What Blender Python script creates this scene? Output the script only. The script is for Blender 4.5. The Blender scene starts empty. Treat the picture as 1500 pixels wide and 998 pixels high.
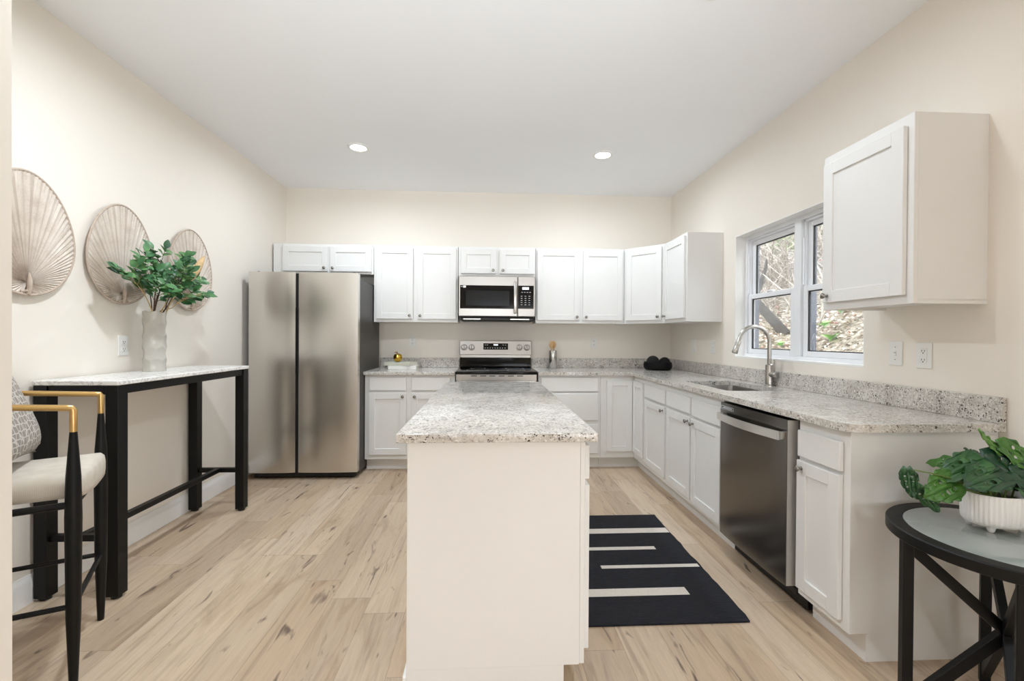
import bpy, bmesh, math, random
from mathutils import Vector, Matrix, Euler
from mathutils.geometry import tessellate_polygon
R = math.radians
random.seed(7)
SC = bpy.context.scene
COL = SC.collection

# ------------------------------------------------------------------ camera
F_PX, YAW, PITCH, ROLL = 648.96, -3.0737, -0.3736, -0.3709
CAM_D, CAM_H = 4.7318, 1.234
cd = bpy.data.cameras.new('camera'); cam = bpy.data.objects.new('camera', cd); COL.objects.link(cam)
cd.sensor_fit = 'HORIZONTAL'; cd.sensor_width = 36.0; cd.lens = F_PX * 36.0 / 1500.0
cd.clip_start = 0.02; cd.clip_end = 200
a, b, r = R(YAW), R(PITCH), R(ROLL)
rt0 = Vector((math.cos(a), math.sin(a), 0)); fw0 = Vector((-math.sin(a), math.cos(a), 0)); up0 = Vector((0, 0, 1))
fwd = fw0 * math.cos(b) + up0 * math.sin(b)
up1 = up0 * math.cos(b) - fw0 * math.sin(b)
rt = rt0 * math.cos(r) - up1 * math.sin(r)
up = rt0 * math.sin(r) + up1 * math.cos(r)
cam.matrix_world = Matrix(((rt.x, up.x, -fwd.x, 0), (rt.y, up.y, -fwd.y, -CAM_D), (rt.z, up.z, -fwd.z, CAM_H), (0, 0, 0, 1)))
SC.camera = cam

# ------------------------------------------------------------------ world, light levels, exposure
SC.view_settings.view_transform = 'Standard'
SC.view_settings.look = 'None'
SC.view_settings.exposure = 0.25
SC.view_settings.gamma = 1.0
SC.view_settings.use_curve_mapping = False
SC.cycles.use_denoising = True
SC.cycles.max_bounces = 10
SC.cycles.diffuse_bounces = 6
SC.cycles.transparent_max_bounces = 16
SC.cycles.sample_clamp_indirect = 6.0
SC.cycles.caustics_reflective = False
SC.cycles.caustics_refractive = False
SKY_STRENGTH = 6.0
CAN_POWER = 11.0
BOUNCE_POWER = 180.0
REAR_FILL_POWER = 1.0
SIDE_FILL_POWER = 3.0
w = bpy.data.worlds.new('sky'); SC.world = w; w.use_nodes = True
bg = w.node_tree.nodes['Background']
bg.inputs[0].default_value = (0.93, 0.97, 1.0, 1); bg.inputs[1].default_value = SKY_STRENGTH


def area_lamp(name, loc, rot, sx, sy, power, color=(1, 1, 1), spread=180, disk=False, parent=None):
    l = bpy.data.lights.new(name, 'AREA'); l.energy = power; l.color = color; l.spread = R(spread)
    l.shape = 'DISK' if disk else 'RECTANGLE'; l.size = sx
    if not disk: l.size_y = sy
    o = bpy.data.objects.new(name, l); COL.objects.link(o)
    o.location = loc; o.rotation_euler = rot
    if parent: o.parent = parent
    return o


# added fill lamps at the unseen rear wall openings, behind the camera
for wx in (-1.75, 1.05):
    area_lamp('rear_fill', (wx, -9.42, 1.55), (R(90), 0, 0), 1.1, 1.0, REAR_FILL_POWER, (0.825, 0.917, 1.0))

# added fill lamp at a made-up opening in the right wall, behind the camera
area_lamp('side_fill', (2.02, -6.5, 1.06), (0, R(90), 0), 2.0, 1.7, SIDE_FILL_POWER, (0.825, 0.917, 1.0))
# added fill spot behind the camera, aimed up at the kitchen ceiling
fl = bpy.data.lights.new('bounce_fill', 'SPOT'); fl.energy = BOUNCE_POWER; fl.spot_size = R(84); fl.spot_blend = 1.0
fl.shadow_soft_size = 0.25; fl.color = (0.825, 0.917, 1.0)
flo = bpy.data.objects.new('bounce_fill', fl); COL.objects.link(flo); flo.location = (0.0, -5.0, 1.45)
flo.rotation_euler = Vector((0, 2.0, 1.33)).to_track_quat('-Z', 'Y').to_euler()

# ------------------------------------------------------------------ node materials
class NT:
    def __init__(s, name):
        s.m = bpy.data.materials.new(name); s.m.use_nodes = True
        s.t = s.m.node_tree; s.bsdf = s.t.nodes['Principled BSDF']; s.out = s.t.nodes['Material Output']
    def n(s, typ, _props=None, **ins):
        nd = s.t.nodes.new(typ)
        for k, v in (_props or {}).items(): setattr(nd, k, v)
        for k, v in ins.items():
            s.set(nd, int(k[1:]) if k[0] == 'i' and k[1:].isdigit() else k.replace('_', ' '), v)
        return nd
    def set(s, nd, key, v):
        sock = nd.inputs[key]
        if isinstance(v, bpy.types.NodeSocket): s.t.links.new(v, sock)
        elif isinstance(v, bpy.types.Node): s.t.links.new(v.outputs[0], sock)
        else: sock.default_value = v
    def math(s, op, x, y=0.0, z=0.0): 
        return s.n('ShaderNodeMath', dict(operation=op), i0=x, i1=y, i2=z).outputs[0]
    def ramp(s, fac, stops, interp='LINEAR'):
        nd = s.n('ShaderNodeValToRGB', i0=fac); cr = nd.color_ramp; cr.interpolation = interp
        while len(cr.elements) < len(stops): cr.elements.new(0.5)
        for e, (p, c) in zip(cr.elements, stops):
            e.position = p; e.color = c if len(c) == 4 else (*c, 1)
        return nd.outputs[0]
    def mix(s, fac, c1, c2, mode='MIX'):
        nd = s.n('ShaderNodeMix', dict(data_type='RGBA', blend_type=mode))
        s.set(nd, 0, fac); s.set(nd, 6, c1 if not isinstance(c1, tuple) else (*c1[:3], 1)); s.set(nd, 7, c2 if not isinstance(c2, tuple) else (*c2[:3], 1))
        return nd.outputs[2]
    def coord(s): return s.n('ShaderNodeTexCoord').outputs['Object']
    def mapped(s, vec, scale=(1, 1, 1), rot=(0, 0, 0), loc=(0, 0, 0)):
        nd = s.n('ShaderNodeMapping'); s.set(nd, 0, vec); nd.inputs['Location'].default_value = loc
        nd.inputs['Rotation'].default_value = rot; nd.inputs['Scale'].default_value = scale
        return nd.outputs[0]
    def noise(s, vec, scale, detail=3, rough=0.5, dist=0.0):
        nd = s.n('ShaderNodeTexNoise', Scale=scale, Detail=detail, Roughness=rough, Distortion=dist); s.set(nd, 'Vector', vec)
        return nd.outputs[0]
    def bump(s, h, strength=0.1, dist=0.01):
        nd = s.n('ShaderNodeBump', Strength=strength, Distance=dist); s.set(nd, 'Height', h)
        s.t.links.new(nd.outputs[0], s.bsdf.inputs['Normal'])
    def b(s, **k):
        for kk, v in k.items():
            if isinstance(v, tuple) and len(v) == 3: v = (*v, 1)
            s.set(s.bsdf, kk.replace('_', ' '), v)
        return s.m


def plain(name, col, rough=0.5, metal=0.0, var=0.03, scale=8.0, bump=0.0, bscale=150, **k):
    t = NT(name); c = t.coord(); nz = t.noise(c, scale)
    lo = tuple(max(0, x * (1 - var)) for x in col); hi = tuple(min(1, x * (1 + var)) for x in col)
    t.b(Base_Color=t.ramp(nz, [(0.3, lo), (0.7, hi)]), Roughness=rough, Metallic=metal, **k)
    if bump: t.bump(t.noise(c, bscale, 2), bump, 0.002)
    return t.m


def srgb(r_, g_, b_):
    f = lambda v: (v / 12.92 if v <= 0.04045 else ((v + 0.055) / 1.055) ** 2.4)
    return tuple(f(x / 255) for x in (r_, g_, b_))


M = {}
M['wall'] = plain('wall_paint', srgb(237, 230, 220), 0.75, var=0.012, scale=1.5, bump=0.06, bscale=220)
M['ceiling'] = plain('ceiling_paint', srgb(242, 243, 245), 0.85, var=0.01, scale=1.2, bump=0.05, bscale=160)
M['trim'] = plain('trim_paint', srgb(242, 241, 239), 0.4, var=0.01)
M['cab'] = plain('cabinet_paint', srgb(229, 228, 226), 0.38, var=0.012, scale=3)
M['plastic'] = plain('white_plastic', srgb(232, 231, 227), 0.35, var=0.01)
M['slot'] = plain('slot_black', srgb(40, 38, 36), 0.6)
M['vinyl'] = plain('window_vinyl', srgb(236, 237, 240), 0.35, var=0.01)
M['gasket'] = plain('gasket_black', srgb(34, 35, 40), 0.5)
M['slate'] = plain('slate_paint', srgb(86, 92, 108), 0.5, var=0.06)
M['blackmetal'] = plain('black_metal', srgb(9, 9, 9), 0.45, Specular_IOR_Level=0.28, var=0.12, scale=30)
M['blackwood'] = plain('black_wood', srgb(9, 9, 10), 0.45, Specular_IOR_Level=0.28, var=0.25, scale=25, bump=0.1)
M['blackplastic'] = plain('black_plastic', srgb(12, 12, 12), 0.45)
M['blackglass'] = plain('black_glass', srgb(7, 7, 8), 0.08, var=0.0, Specular_IOR_Level=0.3)
M['mwwindow'] = plain('oven_window', srgb(24, 26, 27), 0.15, Specular_IOR_Level=0.25, var=0.2, scale=300)
M['brass'] = plain('brass', srgb(208, 172, 112), 0.3, 1.0, var=0.04)
M['gold'] = plain('gold', srgb(212, 170, 70), 0.14, 1.0, var=0.05)
M['chrome'] = plain('chrome', srgb(200, 198, 194), 0.18, 1.0)
M['nickel'] = plain('brushed_nickel', srgb(186, 183, 178), 0.27, 1.0, var=0.04, scale=60)
M['darknickel'] = plain('dark_nickel', srgb(150, 146, 140), 0.25, 1.0)
M['spoonwood'] = plain('spoon_wood', srgb(214, 174, 122), 0.55, var=0.1, scale=30)
M['blackclay'] = plain('black_clay', srgb(8, 8, 9), 0.6, Specular_IOR_Level=0.2, var=0.2, scale=40, bump=0.15)
M['yarn'] = plain('black_rattan', srgb(9, 9, 9), 0.8, var=0.3, scale=60, bump=0.6, bscale=90)
M['paper'] = plain('book_paper', srgb(224, 220, 210), 0.7, var=0.05, scale=120)
M['cover'] = plain('book_cover', srgb(233, 231, 226), 0.45, var=0.02)
M['cover2'] = plain('book_cover_sage', srgb(206, 205, 188), 0.5, var=0.03)
M['seatfab'] = None
M['vase'] = plain('vase_ceramic', srgb(184, 180, 172), 0.16, var=0.04, scale=6)
M['pot'] = plain('planter_ceramic', srgb(236, 234, 230), 0.35, var=0.01)
M['stem'] = plain('brown_stem', srgb(70, 48, 34), 0.7, var=0.2, scale=60)
M['tanstem'] = plain('tan_stem', srgb(186, 160, 112), 0.7, var=0.15, scale=60)
M['greenstem'] = plain('green_stem', srgb(96, 118, 52), 0.55, var=0.2, scale=40)
M['soil'] = plain('soil', srgb(62, 46, 34), 0.95, var=0.5, scale=90, bump=0.8, bscale=60)
M['dry'] = plain('dried_grass', srgb(206, 176, 132), 0.8, var=0.15, scale=50)
M['lamp'] = None


def leaf_mat(name, lo, mid, hi, scale=14, rough=0.42):
    t = NT(name); c = t.coord()
    n1 = t.noise(c, scale, 3)
    info = t.n('ShaderNodeNewGeometry')
    f = t.math('ADD', t.math('MULTIPLY', n1, 0.6), t.math('MULTIPLY', info.outputs['Random Per Island'], 0.45))
    t.b(Base_Color=t.ramp(f, [(0.25, lo), (0.5, mid), (0.8, hi)]), Roughness=rough)
    t.bsdf.inputs['Subsurface Weight'].default_value = 0.0
    t.bump(t.noise(c, 90, 2), 0.15, 0.002)
    return t.m


M['leaf'] = leaf_mat('eucalyptus_leaf', srgb(34, 74, 46), srgb(66, 116, 70), srgb(122, 166, 104), 20)
M['monstera'] = leaf_mat('monstera_dark', srgb(16, 44, 32), srgb(32, 70, 44), srgb(62, 106, 58), 16, 0.34)
M['monstera2'] = leaf_mat('monstera_bright', srgb(44, 88, 34), srgb(74, 122, 46), srgb(112, 158, 74), 16, 0.34)
M['shrub'] = leaf_mat('hill_shrub_leaf', srgb(62, 92, 40), srgb(104, 140, 66), srgb(160, 186, 108), 3)
M['redshrub'] = leaf_mat('red_shrub_leaf', srgb(170, 60, 56), srgb(206, 96, 86), srgb(226, 150, 134), 3)


def mat_floor():
    t = NT('vinyl_plank'); c = t.coord()
    sp = t.n('ShaderNodeSeparateXYZ', i0=c); x, y = sp.outputs[0], sp.outputs[1]
    W, L = 0.182, 1.22
    xr = t.math('DIVIDE', x, W); row = t.math('FLOOR', xr); fx = t.math('FRACT', xr)
    wn = t.n('ShaderNodeTexWhiteNoise', dict(noise_dimensions='1D')); t.set(wn, 'W', row)
    yr = t.math('ADD', t.math('DIVIDE', y, L), t.math('MULTIPLY', wn.outputs[0], 7.31)); colm = t.math('FLOOR', yr); fy = t.math('FRACT', yr)
    wn2 = t.n('ShaderNodeTexWhiteNoise', dict(noise_dimensions='2D'))
    cv = t.n('ShaderNodeCombineXYZ', i0=row, i1=colm, i2=0.0); t.set(wn2, 'Vector', cv)
    rnd = wn2.outputs[0]
    off = t.math('MULTIPLY', rnd, 37.0)
    gv = t.n('ShaderNodeCombineXYZ', i0=t.math('ADD', x, off), i1=y, i2=off)
    warp = t.noise(t.mapped(gv, (6, 1.2, 1)), 1.0, 2)
    broad = t.noise(t.mapped(gv, (11, 1.5, 1)), 1.0, 5, 0.6, 1.2)
    fine = t.noise(t.mapped(gv, (95, 3.0, 1)), 1.0, 5, 0.6, 0.3)
    streak = t.noise(t.mapped(gv, (22, 1.5, 1)), 1.0, 4, 0.6, 0.9)
    knot = t.noise(t.mapped(gv, (19, 4.2, 1), loc=(3.1, 7.7, 0)), 1.0, 3, 0.55, 0.9)
    base = t.ramp(rnd, [(0.0, srgb(150, 125, 100)), (0.2, srgb(192, 166, 138)), (0.5, srgb(212, 192, 167)), (0.7, srgb(168, 145, 121)), (1.0, srgb(219, 201, 178))])
    tone = t.ramp(broad, [(0.3, srgb(134, 108, 84)), (0.42, srgb(186, 161, 134)), (0.52, srgb(208, 187, 161)), (0.62, srgb(190, 170, 148)), (0.74, srgb(222, 207, 188))])
    c1 = t.mix(0.40, base, tone)
    c2 = t.mix(t.math('MULTIPLY', t.ramp(fine, [(0.38, (1, 1, 1)), (0.6, (0, 0, 0))]), 0.16), c1, srgb(158, 132, 108))
    sm = t.math('MULTIPLY', t.ramp(streak, [(0.54, (0, 0, 0)), (0.70, (1, 1, 1))]), 0.55)
    c3 = t.mix(sm, c2, srgb(146, 122, 102))
    km = t.math('MULTIPLY', t.ramp(knot, [(0.635, (0, 0, 0)), (0.73, (1, 1, 1))]), 0.85)
    c4 = t.mix(km, c3, srgb(84, 68, 56))
    ex = t.math('MINIMUM', fx, t.math('SUBTRACT', 1.0, fx)); ey = t.math('MINIMUM', fy, t.math('SUBTRACT', 1.0, fy))
    sx = t.math('LESS_THAN', ex, 0.0065); sy = t.math('LESS_THAN', ey, 0.0012)
    seam = t.math('MULTIPLY', t.math('MAXIMUM', sx, sy), 0.42)
    c5 = t.mix(seam, c4, srgb(120, 100, 82))
    t.b(Base_Color=c5, Roughness=t.math('ADD', 0.36, t.math('MULTIPLY', fine, 0.16)))
    t.bump(t.math('SUBTRACT', fine, t.math('MULTIPLY', seam, 2.0)), 0.12, 0.002)
    return t.m
M['floor'] = mat_floor()


def mat_granite():
    t = NT('granite'); c = t.coord()
    cloud = t.noise(c, 16, 4, 0.6, 0.3)
    base = t.ramp(cloud, [(0.3, srgb(186, 180, 172)), (0.5, srgb(206, 201, 194)), (0.7, srgb(220, 216, 210))])
    med = t.noise(c, 85, 3, 0.6)
    c1 = t.mix(t.math('MULTIPLY', t.ramp(med, [(0.5, (0, 0, 0)), (0.64, (1, 1, 1))]), 0.55), base, srgb(150, 143, 136))
    wv = t.noise(c, 100, 2, 0.5)
    c2 = t.mix(t.math('MULTIPLY', t.ramp(wv, [(0.56, (0, 0, 0)), (0.66, (1, 1, 1))]), 0.75), c1, srgb(236, 234, 229))
    cl = t.noise(t.mapped(c, (1, 1, 1), loc=(5.3, 1.1, 2.2)), 26, 2, 0.5)
    sp = t.noise(t.mapped(c, (1.0, 1.9, 1.5), rot=(0.4, 0.5, 0.6)), 95, 2, 0.55, 0.6)
    s = t.math('ADD', sp, t.math('MULTIPLY', t.math('SUBTRACT', cl, 0.5), 0.38))
    c3 = t.mix(t.ramp(s, [(0.612, (0, 0, 0)), (0.655, (1, 1, 1))]), c2, srgb(62, 55, 53))
    br = t.noise(t.mapped(c, (1, 1, 1), loc=(9, 3, 4)), 80, 2, 0.5, 0.4)
    c4 = t.mix(t.math('MULTIPLY', t.ramp(br, [(0.66, (0, 0, 0)), (0.71, (1, 1, 1))]), 0.8), c3, srgb(122, 102, 92))
    t.b(Base_Color=c4, Roughness=0.13)
    return t.m
M['granite'] = mat_granite()


def mat_marble():
    t = NT('white_marble'); c = t.coord()
    v = t.noise(t.mapped(c, (1, 1, 1), rot=(0, 0, 0.6)), 7, 5, 0.6, 1.6)
    d = t.math('ABSOLUTE', t.math('SUBTRACT', v, 0.5))
    m = t.math('MULTIPLY', t.ramp(d, [(0.0, (1, 1, 1)), (0.03, (0, 0, 0))]), 0.55)
    c1 = t.mix(m, srgb(236, 234, 231), srgb(158, 154, 150))
    sp = t.noise(c, 70, 2); c2 = t.mix(t.math('MULTIPLY', t.ramp(sp, [(0.68, (0, 0, 0)), (0.72, (1, 1, 1))]), 0.5), c1, srgb(120, 116, 112))
    t.b(Base_Color=c2, Roughness=0.22); return t.m
M['marble'] = mat_marble()


def mat_steel(name, col, rough, axis=2, strength=0.003, var=0.008):
    t = NT(name); c = t.coord()
    sc = [700, 700, 700]; sc[axis] = 9.0
    n1 = t.noise(t.mapped(c, tuple(sc)), 1.0, 2, 0.5)
    lo = tuple(x * (1 - var) for x in col); hi = tuple(min(1, x * (1 + var)) for x in col)
    t.b(Base_Color=t.ramp(n1, [(0.3, lo), (0.7, hi)]), Metallic=1.0,
        Roughness=t.math('ADD', rough, t.math('MULTIPLY', t.math('SUBTRACT', n1, 0.5), 0.05)))
    return t.m
M['steel'] = mat_steel('stainless', srgb(214, 211, 206), 0.25, 0)
M['steelh'] = mat_steel('stainless_light', srgb(178, 174, 169), 0.34, 0)
M['dwsteel'] = mat_steel('black_stainless', srgb(128, 125, 122), 0.24, 1)
M['dwedge'] = plain('stainless_edge', srgb(206, 204, 200), 0.4, 0.45)
M['barsteel'] = plain('bright_steel', srgb(226, 224, 220), 0.32, 0.9, var=0.01)
M['sinksteel'] = mat_steel('sink_steel', srgb(150, 148, 145), 0.3, 1)
M['fridgeside'] = plain('fridge_side', srgb(58, 54, 51), 0.4, 0.3, var=0.05)


def mat_fabric(name, c_lo, c_hi, scale):
    t = NT(name); c = t.coord()
    wv = t.n('ShaderNodeTexWave', dict(wave_type='BANDS', bands_direction='X'), Scale=scale, Distortion=1.0); t.set(wv, 'Vector', c)
    wv2 = t.n('ShaderNodeTexWave', dict(wave_type='BANDS', bands_direction='Y'), Scale=scale, Distortion=1.0); t.set(wv2, 'Vector', c)
    m = t.math('MULTIPLY', wv.outputs[1], wv2.outputs[1]); nz = t.noise(c, 22, 3)
    f = t.math('ADD', t.math('MULTIPLY', m, 0.4), t.math('MULTIPLY', nz, 0.6))
    t.b(Base_Color=t.ramp(f, [(0.2, c_lo), (0.7, c_hi)]), Roughness=0.92); t.bump(f, 0.25, 0.002); return t.m
M['seatfab'] = mat_fabric('linen', srgb(192, 182, 168), srgb(216, 208, 196), 160)


def mat_pillow():
    t = NT('pillow_honeycomb'); c = t.coord()
    v = t.n('ShaderNodeTexVoronoi', dict(feature='DISTANCE_TO_EDGE'), Scale=44.0, Randomness=0.45); t.set(v, 'Vector', c)
    f = t.ramp(v.outputs['Distance'], [(0.05, (1, 1, 1)), (0.11, (0, 0, 0))])
    t.b(Base_Color=t.mix(f, srgb(146, 138, 130), srgb(198, 192, 184)), Roughness=0.9); t.bump(f, 0.3, 0.002); return t.m
M['pillow'] = mat_pillow()


def mat_rug():
    t = NT('rug_weave'); c = t.coord()
    n1 = t.noise(t.mapped(c, (14, 70, 1)), 1.0, 4, 0.65); n2 = t.noise(c, 260, 2)
    f = t.math('ADD', t.math('MULTIPLY', n1, 0.6), t.math('MULTIPLY', n2, 0.4))
    t.b(Base_Color=t.ramp(f, [(0.35, srgb(11, 12, 17)), (0.6, srgb(27, 28, 37)), (0.72, srgb(58, 58, 70))]), Roughness=0.95)
    t.bump(t.noise(t.mapped(c, (60, 260, 1)), 1.0, 2), 0.6, 0.004); return t.m
M['rug'] = mat_rug()
M['rugstripe'] = plain('rug_cream', srgb(222, 214, 204), 0.95, var=0.06, scale=90, bump=0.5, bscale=300)


def mat_fan():
    t = NT('palm_leaf'); c = t.coord(); n1 = t.noise(t.mapped(c, (1, 1, 1)), 12, 4); n2 = t.noise(c, 120, 2)
    f = t.math('ADD', t.math('MULTIPLY', n1, 0.7), t.math('MULTIPLY', n2, 0.3))
    sp = t.n('ShaderNodeSeparateXYZ', i0=c)
    an = t.math('ARCTAN2', sp.outputs[1], t.math('SUBTRACT', sp.outputs[2], 0.059))
    rib = t.math('POWER', t.math('ABSOLUTE', t.math('SINE', t.math('MULTIPLY', an, 35.0))), 7.0)
    col = t.ramp(f, [(0.3, srgb(196, 183, 171)), (0.5, srgb(214, 203, 192)), (0.7, srgb(224, 215, 205))])
    t.b(Base_Color=t.mix(t.math('MULTIPLY', rib, 0.40), col, srgb(150, 130, 114)), Roughness=0.75); return t.m
M['fan'] = mat_fan()
M['fanrim'] = plain('fan_rim', srgb(188, 171, 156), 0.7, var=0.1, scale=40)


def mat_glass(name, tint=(1, 1, 1), spec=0.10, pale_refl=0.0):
    t = NT(name)
    tr = t.n('ShaderNodeBsdfTransparent'); tr.inputs[0].default_value = (*tint, 1)
    gl = t.n('ShaderNodeBsdfGlossy'); gl.inputs['Roughness'].default_value = 0.02
    fr = t.n('ShaderNodeFresnel', IOR=1.45); mx = t.n('ShaderNodeMixShader')
    t.set(mx, 0, t.math('MULTIPLY', fr.outputs[0], spec * 10)); t.set(mx, 2, gl.outputs[0])
    df = t.n('ShaderNodeBsdfDiffuse'); df.inputs[0].default_value = (0.74, 0.80, 0.77, 1); m2 = t.n('ShaderNodeMixShader')
    t.set(m2, 0, pale_refl); t.set(m2, 1, tr.outputs[0]); t.set(m2, 2, df.outputs[0]); t.set(mx, 1, m2.outputs[0])
    t.t.links.new(mx.outputs[0], t.out.inputs[0]); return t.m
M['pane'] = mat_glass('window_glass', (0.97, 0.98, 0.98), 0.05)
M['tableglass'] = mat_glass('table_glass', (0.84, 0.90, 0.87), 0.20, 0.42)  # pale diffuse share stands in for walls reflected in the glass


def mat_emit(name, col, strength):
    t = NT(name); t.b(Base_Color=col, Emission_Color=col); t.bsdf.inputs['Emission Strength'].default_value = strength; return t.m
M['lamp'] = mat_emit('lamp_lens', (1.0, 0.97, 0.92), 9.0)
M['display'] = mat_emit('display_digits', (0.85, 0.92, 1.0), 0.9)
M['mark'] = plain('panel_print', srgb(200, 202, 205), 0.5)


def mat_hill():
    t = NT('leaf_litter'); c = t.coord()
    v = t.n('ShaderNodeTexVoronoi', Scale=16.0); t.set(v, 'Vector', t.mapped(c, (1, 1.6, 1)))
    n1 = t.noise(c, 3.0, 5, 0.7); n2 = t.noise(c, 45, 3, 0.7)
    f = t.math('ADD', t.math('MULTIPLY', v.outputs['Distance'], 0.3), t.math('ADD', t.math('MULTIPLY', n1, 0.4), t.math('MULTIPLY', n2, 0.4)))
    c1 = t.ramp(f, [(0.3, srgb(40, 35, 30)), (0.45, srgb(98, 88, 76)), (0.58, srgb(150, 140, 124)), (0.72, srgb(206, 199, 186))])
    g = t.ramp(t.noise(t.mapped(c, loc=(4, 8, 1)), 2.2, 3), [(0.62, (0, 0, 0)), (0.7, (1, 1, 1))])
    c2 = t.mix(t.math('MULTIPLY', g, 0.4), c1, srgb(126, 140, 82))
    t.b(Base_Color=c2, Roughness=0.95); t.bump(f, 1.0, 0.06); return t.m
M['hill'] = mat_hill()
M['flake'] = None


def mat_flake():
    t = NT('dry_leaves'); info = t.n('ShaderNodeNewGeometry')
    t.b(Base_Color=t.ramp(info.outputs['Random Per Island'], [(0.0, srgb(92, 80, 68)), (0.25, srgb(160, 146, 128)), (0.55, srgb(204, 194, 178)), (0.8, srgb(236, 232, 224)), (0.97, srgb(196, 140, 128))]), Roughness=0.85)
    return t.m
M['flake'] = mat_flake()


def mat_twig():
    t = NT('bare_twigs'); info = t.n('ShaderNodeNewGeometry'); 
    t.b(Base_Color=t.ramp(info.outputs['Random Per Island'], [(0.0, srgb(92, 82, 74)), (0.5, srgb(146, 136, 126)), (1.0, srgb(204, 198, 190))]), Roughness=0.9); return t.m
M['twig'] = mat_twig()
M['bark'] = plain('grey_bark', srgb(50, 46, 44), 0.9, var=0.35, scale=18, bump=0.8, bscale=30)

# ------------------------------------------------------------------ mesh building
class Frame:
    """a = along the front, d = out from the plane, z = up"""
    def __init__(s, O, U, N): s.O = Vector(O); s.U = Vector(U).normalized(); s.N = Vector(N).normalized()
    def p(s, a, d, z): return s.O + s.U * a + s.N * d + Vector((0, 0, z))
WORLD = Frame((0, 0, 0), (1, 0, 0), (0, 1, 0))


class MB:
    def __init__(s): s.bm = bmesh.new(); s.mats = []
    def mi(s, mat):
        if mat is None: return 0
        if mat not in s.mats: s.mats.append(mat)
        return s.mats.index(mat)
    def _fix(s, faces): bmesh.ops.recalc_face_normals(s.bm, faces=faces)
    def hexa(s, pts, bev=0.0, mat=None, seg=1):
        v = [s.bm.verts.new(p) for p in pts]
        q = [(0, 3, 2, 1), (4, 5, 6, 7), (0, 1, 5, 4), (1, 2, 6, 5), (2, 3, 7, 6), (3, 0, 4, 7)]
        fs = [s.bm.faces.new([v[i] for i in f]) for f in q]
        m = s.mi(mat)
        for f in fs: f.material_index = m
        s._fix(fs)
        if bev > 0:
            ed = list({e for f in fs for e in f.edges})
            bmesh.ops.bevel(s.bm, geom=ed, offset=bev, segments=seg, affect='EDGES', profile=0.5, material=-1)
        return s
    def box(s, x0, x1, y0, y1, z0, z1, bev=0.0, mat=None, fr=WORLD, seg=1):
        P = fr.p
        return s.hexa([P(x0, y0, z0), P(x1, y0, z0), P(x1, y1, z0), P(x0, y1, z0), P(x0, y0, z1), P(x1, y0, z1), P(x1, y1, z1), P(x0, y1, z1)], bev, mat, seg)
    def loft(s, loops, cap0=True, cap1=True, closed=True, mat=None, flip=False):
        m = s.mi(mat); L = [[s.bm.verts.new(p) for p in lp] for lp in loops]; fs = []
        n = len(loops[0])
        for A, B in zip(L, L[1:]):
            for i in range(n if closed else n - 1):
                j = (i + 1) % n
                fs.append(s.bm.faces.new((A[i], A[j], B[j], B[i])))
        if cap0: fs.append(s.bm.faces.new(list(reversed(L[0]))))
        if cap1: fs.append(s.bm.faces.new(L[-1]))
        for f in fs: f.material_index = m
        s._fix(fs); return s
    def tube(s, pts, rad, seg=10, mat=None, caps=True):
        pts = [Vector(p) for p in pts]; n = len(pts)
        rad = rad if isinstance(rad, (list, tuple)) else [rad] * n
        t0 = (pts[1] - pts[0]).normalized()
        ref = Vector((0, 0, 1)) if abs(t0.z) < 0.9 else Vector((1, 0, 0))
        u = t0.cross(ref).normalized(); loops = []
        for i, p in enumerate(pts):
            t = ((pts[min(i + 1, n - 1)] - pts[max(i - 1, 0)])).normalized()
            u = (u - t * u.dot(t)).normalized(); v = t.cross(u)
            loops.append([p + (u * math.cos(2 * math.pi * k / seg) + v * math.sin(2 * math.pi * k / seg)) * rad[i] for k in range(seg)])
        return s.loft(loops, caps, caps, mat=mat)
    def cyl(s, p0, p1, r0, r1=None, seg=20, mat=None): return s.tube([p0, p1], [r0, r0 if r1 is None else r1], seg, mat)
    def lathe(s, base, axis, prof, seg=24, mat=None, cap0=True, cap1=True):
        base = Vector(base); ax = Vector(axis).normalized()
        ref = Vector((0, 0, 1)) if abs(ax.z) < 0.9 else Vector((1, 0, 0))
        u = ax.cross(ref).normalized(); v = ax.cross(u)
        loops = [[base + ax * h + (u * math.cos(2 * math.pi * k / seg) + v * math.sin(2 * math.pi * k / seg)) * max(r_, 1e-5) for k in range(seg)] for r_, h in prof]
        return s.loft(loops, cap0, cap1, mat=mat)
    def sphere(s, c, r_, sub=3, mat=None, scale=(1, 1, 1)):
        m = s.mi(mat)
        res = bmesh.ops.create_icosphere(s.bm, subdivisions=sub, radius=r_, matrix=Matrix.Translation(c) @ Matrix.Diagonal((*scale, 1)))
        for f in {f for v in res['verts'] for f in v.link_faces}: f.material_index = m
        return s
    def prism(s, outer, holes, z0, z1, mat=None):
        m = s.mi(mat); polys = [outer] + holes
        flat = [p for pl in polys for p in pl]
        tris = tessellate_polygon([[Vector((p[0], p[1], 0)) for p in pl] for pl in polys])
        vb = [s.bm.verts.new((p[0], p[1], z0)) for p in flat]; vt = [s.bm.verts.new((p[0], p[1], z1)) for p in flat]; fs = []
        for t in tris:
            fs.append(s.bm.faces.new([vt[i] for i in t])); fs.append(s.bm.faces.new([vb[i] for i in reversed(t)]))
        k = 0
        for pl in polys:
            n = len(pl)
            for i in range(n):
                j = (i + 1) % n
                fs.append(s.bm.faces.new((vb[k + i], vb[k + j], vt[k + j], vt[k + i])))
            k += n
        for f in fs: f.material_index = m
        s._fix(fs); return s
    def xform(s, mat4): bmesh.ops.transform(s.bm, matrix=mat4, verts=s.bm.verts); return s


def root_of(o):
    while o.parent: o = o.parent
    return o


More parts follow.
